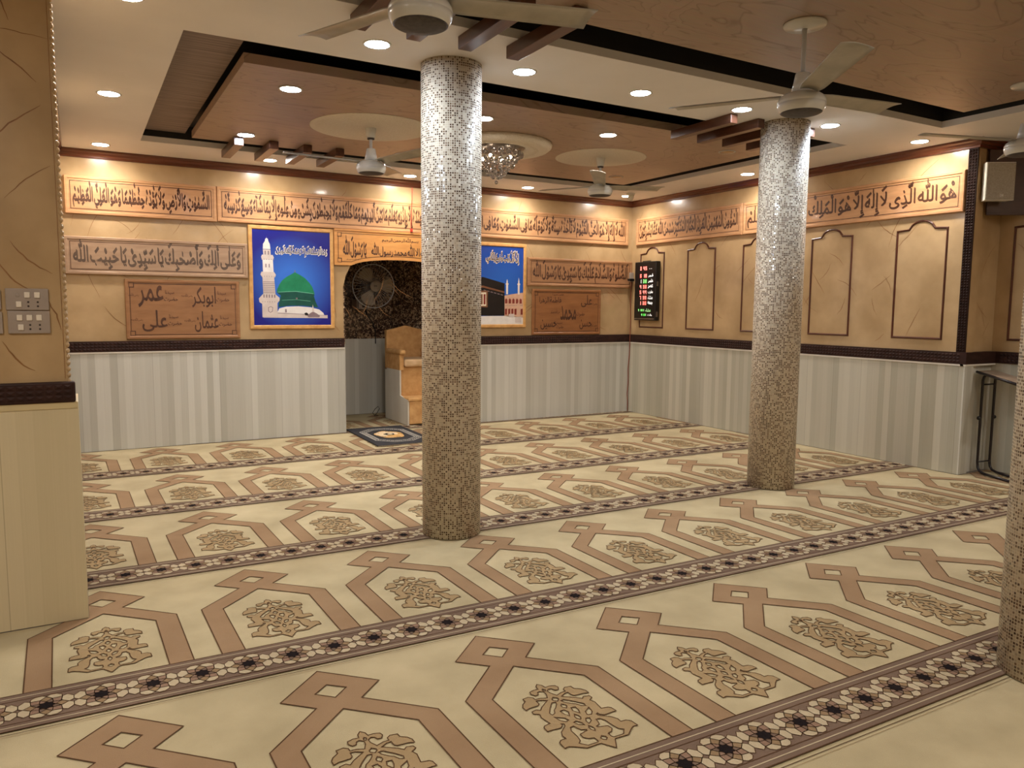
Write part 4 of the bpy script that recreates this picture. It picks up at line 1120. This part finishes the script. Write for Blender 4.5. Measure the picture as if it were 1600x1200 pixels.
# ================================================================ arched mouldings on the right wall
def arch_frame(label, x, yc, rz):
    hw_ = .238; z0, z1 = 0, .99
    pts = [(-hw_, z0), (hw_, z0), (hw_, z1), (.125, z1+.008)]
    for k in range(1, 12):
        a = PI*k/12
        pts.append((.112*math.cos(a), z1+.012+.068*math.sin(a)))
    pts += [(-.125, z1+.008), (-hw_, z1)]
    q = MB()
    inner = [r for r in ribbon(pts, .020)]
    n = len(pts)
    # half-round moulding: five strips across
    prof = [(-.010, 0), (-.007, .008), (0, .012), (.007, .008), (.010, 0)]
    offs = []
    for d, hh in prof:
        row = []
        for i in range(n):
            p = Vector(pts[i]); a_ = Vector(pts[i-1]); c_ = Vector(pts[(i+1) % n])
            d1 = (p-a_).normalized(); d2 = (c_-p).normalized(); n1 = Vector((-d1.y, d1.x)); n2 = Vector((-d2.y, d2.x)); m_ = (n1+n2).normalized()
            k = 1/max(.5, m_.dot(n1)); pp = p+m_*d*k
            row.append((pp.x, -hh, pp.y))
        offs.append(row)
    vs = [v for r in offs for v in r]; fs = []
    for j in range(4):
        for i in range(n):
            i2 = (i+1) % n; fs.append((j*n+i, j*n+i2, (j+1)*n+i2, (j+1)*n+i))
    q.add(vs, fs, 0)
    o = q.build('arched_wall_moulding', [M_ARCH], None, (x, yc, 1.20)); o.rotation_euler = (0, 0, rz)
    tag(o, label, 'wall moulding', 'arched mouldings on the right wall')
arch_frame('dark arched wall moulding behind the prayer time clock', XR, 8.033, RRW)
arch_frame('dark arched wall moulding, first to the right of the prayer clock', XR, 7.105, RRW)
arch_frame('dark arched wall moulding half hidden by left side of right column', XR, 6.178, RRW)
arch_frame('dark arched wall moulding directly right of the right column', XR, 5.224, RRW)
arch_frame('dark arched wall moulding beside the vertical studded trim', XR, 4.264, RRW)
arch_frame('dark arched moulding on far right wall, mostly behind nearest column', XS, 3.46, RRW)

# ================================================================ prayer clock
t = thing('prayer_time_clock', 'black digital prayer time clock with red and green digits', 'clock', (XR, 8.085, 1.293), RRW)
CW, CH = .44, .79
q = MB(); q.rbox((-CW/2, -.075, 0), (CW/2, -.0005, CH), .008); q.box((-.09, -.05, CH-.002), (.05, -.02, CH+.012)); case = q.build('case', [M_BLACK], t)
q = MB(); q.box((-CW/2+.01, -.078, .012), (CW/2-.02, -.0745, .030)); q.box((CW/2-.0005, -.06, .05), (CW/2+.004, -.03, .12)); q.box((CW/2-.0005, -.06, .46), (CW/2+.004, -.03, .52))
q.build('steel_strip', [M_STEEL], case)
SEG = {'0': 'abcdef', '1': 'bc', '2': 'abged', '3': 'abgcd', '4': 'fgbc', '5': 'afgcd', '6': 'afgedc', '7': 'abc', '8': 'abcdefg', '9': 'abcdfg'}
def digit(mb, ch_, x, z, w_, h_, y, mi=0):
    k = .011
    S_ = {'a': (0, h_-k, w_, h_), 'd': (0, 0, w_, k), 'g': (0, h_/2-k/2, w_, h_/2+k/2), 'f': (0, h_/2, k, h_), 'e': (0, 0, k, h_/2), 'b': (w_-k, h_/2, w_, h_), 'c': (w_-k, 0, w_, h_/2)}
    for sgm in SEG[ch_]:
        x0, z0, x1, z1 = S_[sgm]; mb.box((x+x0, y-.002, z+z0), (x+x1, y, z+z1), mi)
red, grn, whit = MB(), MB(), MB()
for i, (hh, mmn, col) in enumerate([('3', '45', red), ('6', '10', red), ('1', '30', grn), ('4', '30', red), ('5', '44', red), ('7', '30', red), ('1', '30', red)]):
    z = (.675 if i == 0 else .575-.0735*(i-1))
    h_ = .05
    tgt = red if col is red else grn
    digit(red if i != 2 else whit, hh, -.105, z, .030, h_, -.0752); digit(tgt, mmn[0], -.040, z, .030, h_, -.0752); digit(tgt, mmn[1], .004, z, .030, h_, -.0752)
    lab = ['', 'فجر', 'ظهر', 'عصر', 'مغرب', 'عشاء', 'جمعه'][i]
    if lab: add_text(whit, lab, .065, .165, z+.004, z+.052, -.0756, 0, nib=.06)
    else:
        for k in (.085, .12): whit.box((k, -.0765, z+.012), (k+.014, -.0752, z+.02))
for k, ch_ in enumerate('7'): digit(grn, ch_, -.13, .122, .018, .030, -.0752)
for k, ch_ in enumerate('101'): digit(grn, ch_, -.085+.030*k, .122, .018, .030, -.0752)
add_text(grn, 'عشاء', .02, .13, .118, .158, -.0756, 0, nib=.05)
digit(grn, '4', -.060, .060, .018, .030, -.0752); digit(grn, '8', -.012, .060, .018, .030, -.0752); digit(grn, '1', .016, .060, .018, .030, -.0752)
add_text(whit, 'وقت', .065, .155, .060, .092, -.0756, 0, nib=.06)
red.build('red_digits', [emit_mat('red_led', (1, .04, .02), .38)], case)
grn.build('green_digits', [emit_mat('green_led', (.05, .8, .04), .2)], case)
whit.build('white_script', [emit_mat('white_backlit_print', (.95, .95, .9), .16)], case)

# small wall box left of the clock and the wires in the corner
t = thing('corner_junction_box', 'small dark plug box in the back right corner beside the clock', 'junction box', (6.70, YB-.034, 1.83))
q = MB(); q.rbox((-.05, -.08, 0), (.035, -.03, .034), .006); q.build('plug', [M_BLACK], t)
q = MB(); q.rbox((.0, -.032, -.01), (.058, 0, .12), .006); q.build('box', [M_GREYPLASTIC], t)
q = MB()
pts = [(6.735, YB-.05, 1.84), (6.742, YB-.035, 1.76), (6.738, YB-.034, 1.55), (6.745, YB-.034, 1.3), (6.742, YB-.036, 1.12), (6.736, YB-.040, 1.03), (6.738, YB-.038, .95), (6.742, YB-.028, .8), (6.730, YB-.024, .6), (6.736, YB-.024, .42), (6.722, YB-.026, .25), (6.732, YB-.026, .12), (6.728, YB-.03, .004)]
q.tube(pts, .006, 8)
o = q.build('brown_cable', [M_WIRE]); tag(o, 'brown cable running down the back right corner to the floor', 'cable')
q = MB()
q.tube([(3.452, YB-.070, 2.835), (3.452, YB-.068, 2.70), (3.458, YB-.045, 2.66), (3.455, YB-.040, 2.52), (3.448, YB-.038, 2.42), (3.452, YB-.038, 2.36)], .0042, 8)
q.rbox((3.437, YB-.052, 2.325), (3.467, YB-.032, 2.365), .004)
o = q.build('red_cable', [M_REDWIRE]); tag(o, 'red wire hanging from the cornice over the top text board', 'cable')

# ================================================================ ceiling camera
t = thing('dome_camera', 'small white security camera on the ceiling above the back right corner', 'security camera', (6.237, 7.87, ZC))
q = MB(); q.lathe([(.055, 0), (.055, -.014), (.048, -.022), (.0, -.022)], 28); q.build('mount', [M_WHITE_PAINT], t)
MC = Matrix.Translation((0, -.01, -.040)) @ Matrix.Rotation(math.radians(35), 4, 'X')
q = MB(); q.lathe([(.0, .034), (.030, .026), (.040, 0), (.036, -.03), (.030, -.042), (.026, -.044)], 24, 0, MC); eye = q.build('eyeball', [M_WHITE_PAINT], t)
q = MB(); q.lathe([(.026, -.043), (.022, -.048), (0, -.050)], 24, 0, MC); q.build('lens', [M_BLACK], eye)

# ================================================================ switches on the pier
def switchboard(label, x0, x1, z0, z1, rows):
    t = thing('switch_board', label, 'switch board', ((x0+x1)/2, YP, z0), 0, 'switch boards on the pier')
    w_, h_ = x1-x0, z1-z0
    q = MB(); q.rbox((-w_/2, -.012, 0), (w_/2, -.0005, h_), .0035); plate = q.build('plate', [M_GREYPLASTIC], t)
    for kind, fx, fz in rows:
        x, z = -w_/2+fx*w_, fz*h_
        q = MB()
        if kind == 's':
            q.rbox((x-.0105, -.0175, z-.0125), (x+.0105, -.0118, z+.0125), .002); q.build('rocker_switch', [M_SWITCH], plate)
        elif kind == 'o':
            for dz in (-.008, .010): q.lathe([(.0042, 0), (.0042, .0008)], 12, 0, Matrix.Translation((x, -.0119, z+dz)) @ Matrix.Rotation(PI/2, 4, 'X'))
            q.build('socket', [M_HOLE], plate)
        else:
            q.lathe([(.008, 0), (.008, .001), (.006, .0015), (0, .0015)], 16, 0, Matrix.Translation((x, -.0119, z)) @ Matrix.Rotation(PI/2, 4, 'X')); q.build('blank_button', [M_GREYPLASTIC], plate)
switchboard('upper grey switch and socket plate on the near pier', -.267, -.107, 1.423, 1.517, [('b', .28, .68), ('s', .5, .70), ('s', .73, .70), ('s', .30, .27), ('o', .52, .27), ('o', .74, .27)])
switchboard('lower grey switch and socket plate on the near pier', -.263, -.106, 1.321, 1.420, [('s', .28, .70), ('s', .51, .70), ('s', .74, .70), ('s', .30, .28), ('o', .52, .28), ('o', .75, .28)])
switchboard('grey switch plate at left picture edge, beside the upper plate', -.446, -.283, 1.425, 1.510, [('s', .3, .5), ('s', .6, .5)])
switchboard('grey switch plate at left picture edge, beside the lower plate', -.446, -.281, 1.321, 1.416, [('s', .3, .5), ('s', .6, .5)])

# ================================================================ loudspeaker on backboard
dv = Vector((.837, -.547, 0)); ang = math.atan2(dv.y, dv.x)
A2 = Vector((6.9, 3.78, 0))
c = A2+dv*.15
t = thing('speaker_backboard', 'dark brown wooden board across the wall corner behind the speaker', 'backboard', (c.x, c.y, 2.283), ang)
q = MB(); q.rbox((-.15, 0, 0), (.20, .02, .555), .004); q.build('board', [M_BROWNBOX], t)
q = MB(); q.rbox((-.155, -.012, .0), (.205, -.0005, .014), .003); q.build('lower_edge', [M_BROWNBOX], t)
S0 = Vector((6.83, 3.67, 0)); c = S0+dv*.026
t = thing('wall_speaker', 'small grey wall loudspeaker beside the nearest column', 'loudspeaker', (c.x, c.y, 2.392), ang)
q = MB(); q.prism([(-.120, 0), (.120, 0), (.10, .09), (-.10, .09)], lambda x, y, d: (x, y, d), .318); q.build('cabinet', [M_SPKBOX], t)
q = MB(); q.rbox((-.118, -.008, .006), (.118, .004, .312), .004); gr = q.build('grille', [M_SPEAKER], t)
q = MB(); q.box((.0, -.010, .028), (.026, -.0078, .052)); q.build('badge', [M_SPKBOX], gr)
q = MB(); q.box((.004, -.0108, .031), (.008, -.0099, .049)); q.box((.010, -.0108, .031), (.022, -.0099, .035)); q.box((.010, -.0108, .045), (.022, -.0099, .049)); q.build('badge_mark', [M_STEEL], gr)
q = MB(); q.rbox((-.03, .085, .12), (.03, .142, .20), .004); q.build('bracket', [M_BLACK], t)

# ================================================================ reading desk by the right wall
t = thing('folding_desk', 'black tubular reading desk with sloping top in the right corner', 'desk', (7.07, 3.72, 0), 0)
fd = Vector((-.40, -.917, 0)).normalized()
L1, L2 = Vector((-.085, .035, 0)), Vector((.085, .02, 0))
for P in (L1, L2):
    q = MB(); r = .011
    pts = [P+fd*.42+Vector((0, 0, r)), P+fd*.10+Vector((0, 0, r)), P+fd*.04+Vector((0, 0, .02)), P+fd*.01+Vector((0, 0, .05)), P+Vector((0, 0, .10)), P+Vector((0, 0, .45)), P+Vector((0, 0, .84)), P+fd*.012+Vector((0, 0, .872)), P+fd*.05+Vector((0, 0, .895)), P+fd*.30+Vector((0, 0, .862))]
    q.tube(pts, r, 10); leg = q.build('leg', [M_TUBE], t)
    q = MB(); sgn = -1 if P is L1 else 1
    q.lathe([(.010, 0), (.014, .004), (.018, .012), (.016, .022), (0, .026)], 14, 0, Matrix.Translation(P+Vector((sgn*.010, 0, .50))) @ Matrix.Rotation(sgn*PI/2, 4, 'Y')); q.build('height_knob', [M_BLACK], leg)
for z in (.80, .10):
    q = MB(); q.tube([L1+Vector((0, 0, z)), L2+Vector((0, 0, z))], .007, 8); q.build('crossbar', [M_TUBE], t)
q = MB()
TA, TB = Vector((-.135, .065, .922)), Vector((.125, .05, .922))
sl = fd*.50+Vector((0, 0, -.07))
vs = [TA, TB, TB+sl, TA+sl]; vs += [v-Vector((0, 0, .016)) for v in vs]
q.add(vs, [(0, 1, 2, 3), (7, 6, 5, 4), (0, 4, 5, 1), (1, 5, 6, 2), (2, 6, 7, 3), (3, 7, 4, 0)]); q.build('desktop', [M_TABLETOP], t)
q = MB(); dz = Vector((0, 0, -.008)); q.tube([TA+dz, TA+sl+dz], .012, 10); q.tube([TA+sl+dz, TB+sl+dz], .012, 10); q.build('edge_tube', [M_TUBE], t)

# ================================================================ stepped pulpit in the niche
t = thing('stepped_pulpit', 'tan carpeted stepped pulpit chair standing in the niche', 'pulpit', (3.725, 9.0, .003))
Wp = .265
q = MB()
side = [(-.39, 0), (.39, 0), (.39, .66), (-.13, .66), (-.13, .345), (-.39, .31)]
for s in (-1, 1):
    x0 = -Wp if s < 0 else Wp-.018
    q = MB(); q.prism(side, lambda a, z, d: (x0+d, a, z), .018)
    q.build('side_panel', [M_CREAMPANEL], t)
q = MB(); q.rbox((-Wp+.019, -.395, .01), (Wp-.019, .38, .30), .01); q.rbox((-Wp+.004, -.405, .296), (Wp-.004, -.10, .335), .010); q.build('lower_step', [M_CARPETSEAT], t)
q = MB(); q.rbox((-Wp+.019, -.105, .33), (Wp-.019, .38, .70), .006); q.build('seat_riser', [M_CARPETSEAT], t)
q = MB(); q.rbox((-Wp+.06, -.16, .70), (Wp-.06, .34, .795), .025); q.build('seat_cushion', [noise_mat('pale_carpet_cover', (200, 164, 120), (220, 186, 144), .9, (14, 14, 14), 6, bump=.4, bscale=300)], t)
q = MB()
bp_ = [(-Wp, .64), (Wp, .64), (Wp, 1.145), (.12, 1.175), (0, 1.205), (-.12, 1.175), (-Wp, 1.145)]
q.prism(bp_, lambda x, z, d: (x, .33+d, z), .06); q.build('backrest', [M_CARPETSEAT], t)
for s in (-1, 1):
    q = MB(); x0, x1 = (-Wp, -Wp+.055) if s < 0 else (Wp-.055, Wp)
    q.rbox((x0, -.13, .655), (x1, .335, .86), .006); q.build('arm_side', [M_CARPETSEAT], t)
    q = MB(); q.rbox((x0-.012, -.185, .855), (x1+.012, .34, .915), .022); q.build('armrest', [M_CARPETSEAT], t)
# small bunched cable behind
q = MB(); q.tube([(3.36, 9.55, .006), (3.38, 9.5, .05), (3.41, 9.48, .11), (3.40, 9.50, .14), (3.36, 9.52, .10), (3.34, 9.55, .05), (3.37, 9.57, .02), (3.42, 9.55, .006)], .004, 6)
o = q.build('floor_cable', [M_BLACK]); tag(o, 'small loop of black cable on niche floor beside the pulpit', 'cable')

# ================================================================ fan on the niche wall
t = thing('wall_fan', 'grey round caged wall fan inside the niche', 'fan', (3.375, 9.56, 1.716))
RX = Matrix.Rotation(PI/2, 4, 'X')
Rg = .282
for nm, yy, rr in (('front', -.075, .97), ('back', .04, 1.0)):
    q = MB()
    q.tube([(Rg*math.cos(2*PI*k/48), yy*.2, Rg*math.sin(2*PI*k/48)) for k in range(48)], .0055 if nm == 'back' else .0035, 6, closed=True)
    for k in range(40):
        a = 2*PI*k/40
        pts = [(r_*math.cos(a), yy*(.2+.8*(1-((r_-.07)/(Rg-.07))**2)), r_*math.sin(a)) for r_ in (.07, .13, .19, .245, Rg)]
        q.tube(pts, .0011, 4)
    grd = q.build('guard', [M_ROD], t)
    if nm == 'front': gfront = grd
q = MB(); q.lathe([(.074, 0), (.074, .006), (.066, .012), (0, .013)], 32, 0, Matrix.Translation((0, -.072, 0)) @ RX); q.build('badge', [simple('fan_badge_grey', (150, 140, 126))], gfront)
q = MB()
for k in range(3): q.box((-.022+.015*k, -.0865, -.008), (-.014+.015*k, -.0848, .010))
q.build('badge_mark', [M_GRIME], gfront)
M_FBLADE = simple('smoky_fan_blade', (150, 136, 116), .3)
for k in range(3):
    a0 = math.radians(90+35+120*k); q = MB()
    outl = []
    for r_, da in ((.05, -.25), (.12, -.48), (.20, -.52), (.245, -.40), (.26, -.1), (.258, .25), (.235, .50), (.17, .42), (.11, .30), (.05, .25)):
        outl.append((r_*math.cos(a0+da), r_*math.sin(a0+da)))
    q.prism(outl, lambda x, z, d: (x, -.02+d+.08*(x*math.sin(a0)-z*math.cos(a0)), z), .003); q.build('blade', [M_FBLADE], t)
q = MB(); q.lathe([(.05, -.02), (.058, .0), (.058, .10), (.03, .12), (0, .12)], 24, 0, Matrix.Rotation(-PI/2, 4, 'X')); q.build('motor', [M_BLACK], t)
q = MB(); q.rbox((-.19, .04, -.285), (-.14, .10, -.19), .006); q.rbox((-.165, .05, -.24), (-.06, .085, -.20), .006); q.rbox((-.08, .05, -.24), (-.02, .10, .0), .006); q.rbox((-.20, .09, -.30), (-.03, .309, -.17), .008); brk = q.build('bracket', [M_GREYPLASTIC], t)
q = MB(); q.rbox((-.135, .03, -.275), (-.07, .095, -.235), .006); q.build('speed_knob', [M_BLACK], brk)
q = MB(); q.tube([(3.36, NY1-.012, 1.42), (3.40, NY1-.010, 1.32), (3.46, NY1-.010, 1.24), (3.50, NY1-.010, 1.12), (3.50, NY1-.010, .95)], .007, 8)
o = q.build('fan_cable', [M_BLACK]); tag(o, 'dark cable hanging down the granite wall below the niche fan', 'cable')

# ================================================================ prayer rug
t = thing('prayer_rug', 'black prayer rug with silver border and gold medallion before the niche', 'rug', (3.01, 8.03, .004), math.radians(-1.5))
q = MB(); rw, rl = .34, .60
q.rbox((-rw, -rl, 0), (rw, rl, .008), .003); pile = q.build('pile', [simple('rug_black', (30, 28, 32), .9, 5)], t)
RS = simple('rug_silver', (170, 164, 152), .8); RG = simple('rug_gold', (196, 150, 84), .8); RC = simple('rug_cream', (214, 190, 152), .8); RK = simple('rug_dark', (40, 34, 32), .9, 5)
q = MB()
hexo = [(-.26, -.30), (-.10, -.46), (.10, -.46), (.26, -.30), (.26, .30), (.10, .46), (-.10, .46), (-.26, .30)]
def rr_(pts, wd, z, mi):
    for r in ribbon(pts, wd): q.add([(p[0], p[1], z) for p in r], [(0, 1, 2, 3)], mi)
sc = lambda l, k: [(x*k, y*k) for x, y in l]
rr_(hexo, .012, .0086, 0); rr_(sc(hexo, .80), .010, .0086, 0)
for i in range(8):
    a_, c_ = Vector(hexo[i]), Vector(hexo[(i+1) % 8]); n_ = int((c_-a_).length/.05)
    for k in range(max(2, n_)):
        m_ = a_.lerp(c_, (k+.5)/max(2, n_))*.9; e = .019
        rr_([(m_.x-e, m_.y), (m_.x, m_.y-e), (m_.x+e, m_.y), (m_.x, m_.y+e)], .007, .0086, 0)
def disc(x, y, rx, ry, z, mi, n=28, wob=0, ph=0): q.add([(x+rx*(1+wob*math.sin(5*a+ph))*math.cos(a), y+ry*(1+wob*math.sin(5*a+ph))*math.sin(a), z) for a in [2*PI*k/n for k in range(n)]], [tuple(range(n))], mi)
disc(0, .02, .155, .235, .0087, 1, 40, .06); disc(-.02, .05, .12, .17, .0090, 2, 40, .10, 1); disc(.04, -.09, .09, .09, .0093, 1, 30, .12); disc(0, .03, .06, .075, .0096, 3, 24, .1); disc(.01, .03, .03, .035, .0099, 2, 16)
for k in range(10):
    a = 2*PI*k/10; rr_([(.13*math.cos(a)+.02*math.cos(b_), .02+.20*math.sin(a)+.025*math.sin(b_)) for b_ in [2*PI*j/8 for j in range(8)]], .006, .0099, 2 if k % 2 else 3)
q.build('woven_pattern', [RS, RG, RC, RK], pile)
q = MB()
for s in (-1, 1):
    for k in range(50):
        x = -rw+.007+k*(2*rw-.014)/49; q.tube([(x, s*(rl-.004), .004), (x+.002, s*(rl+.02), .003), (x-.002, s*(rl+.035), .002)], .0014, 4)
q.build('fringe', [RC], pile)
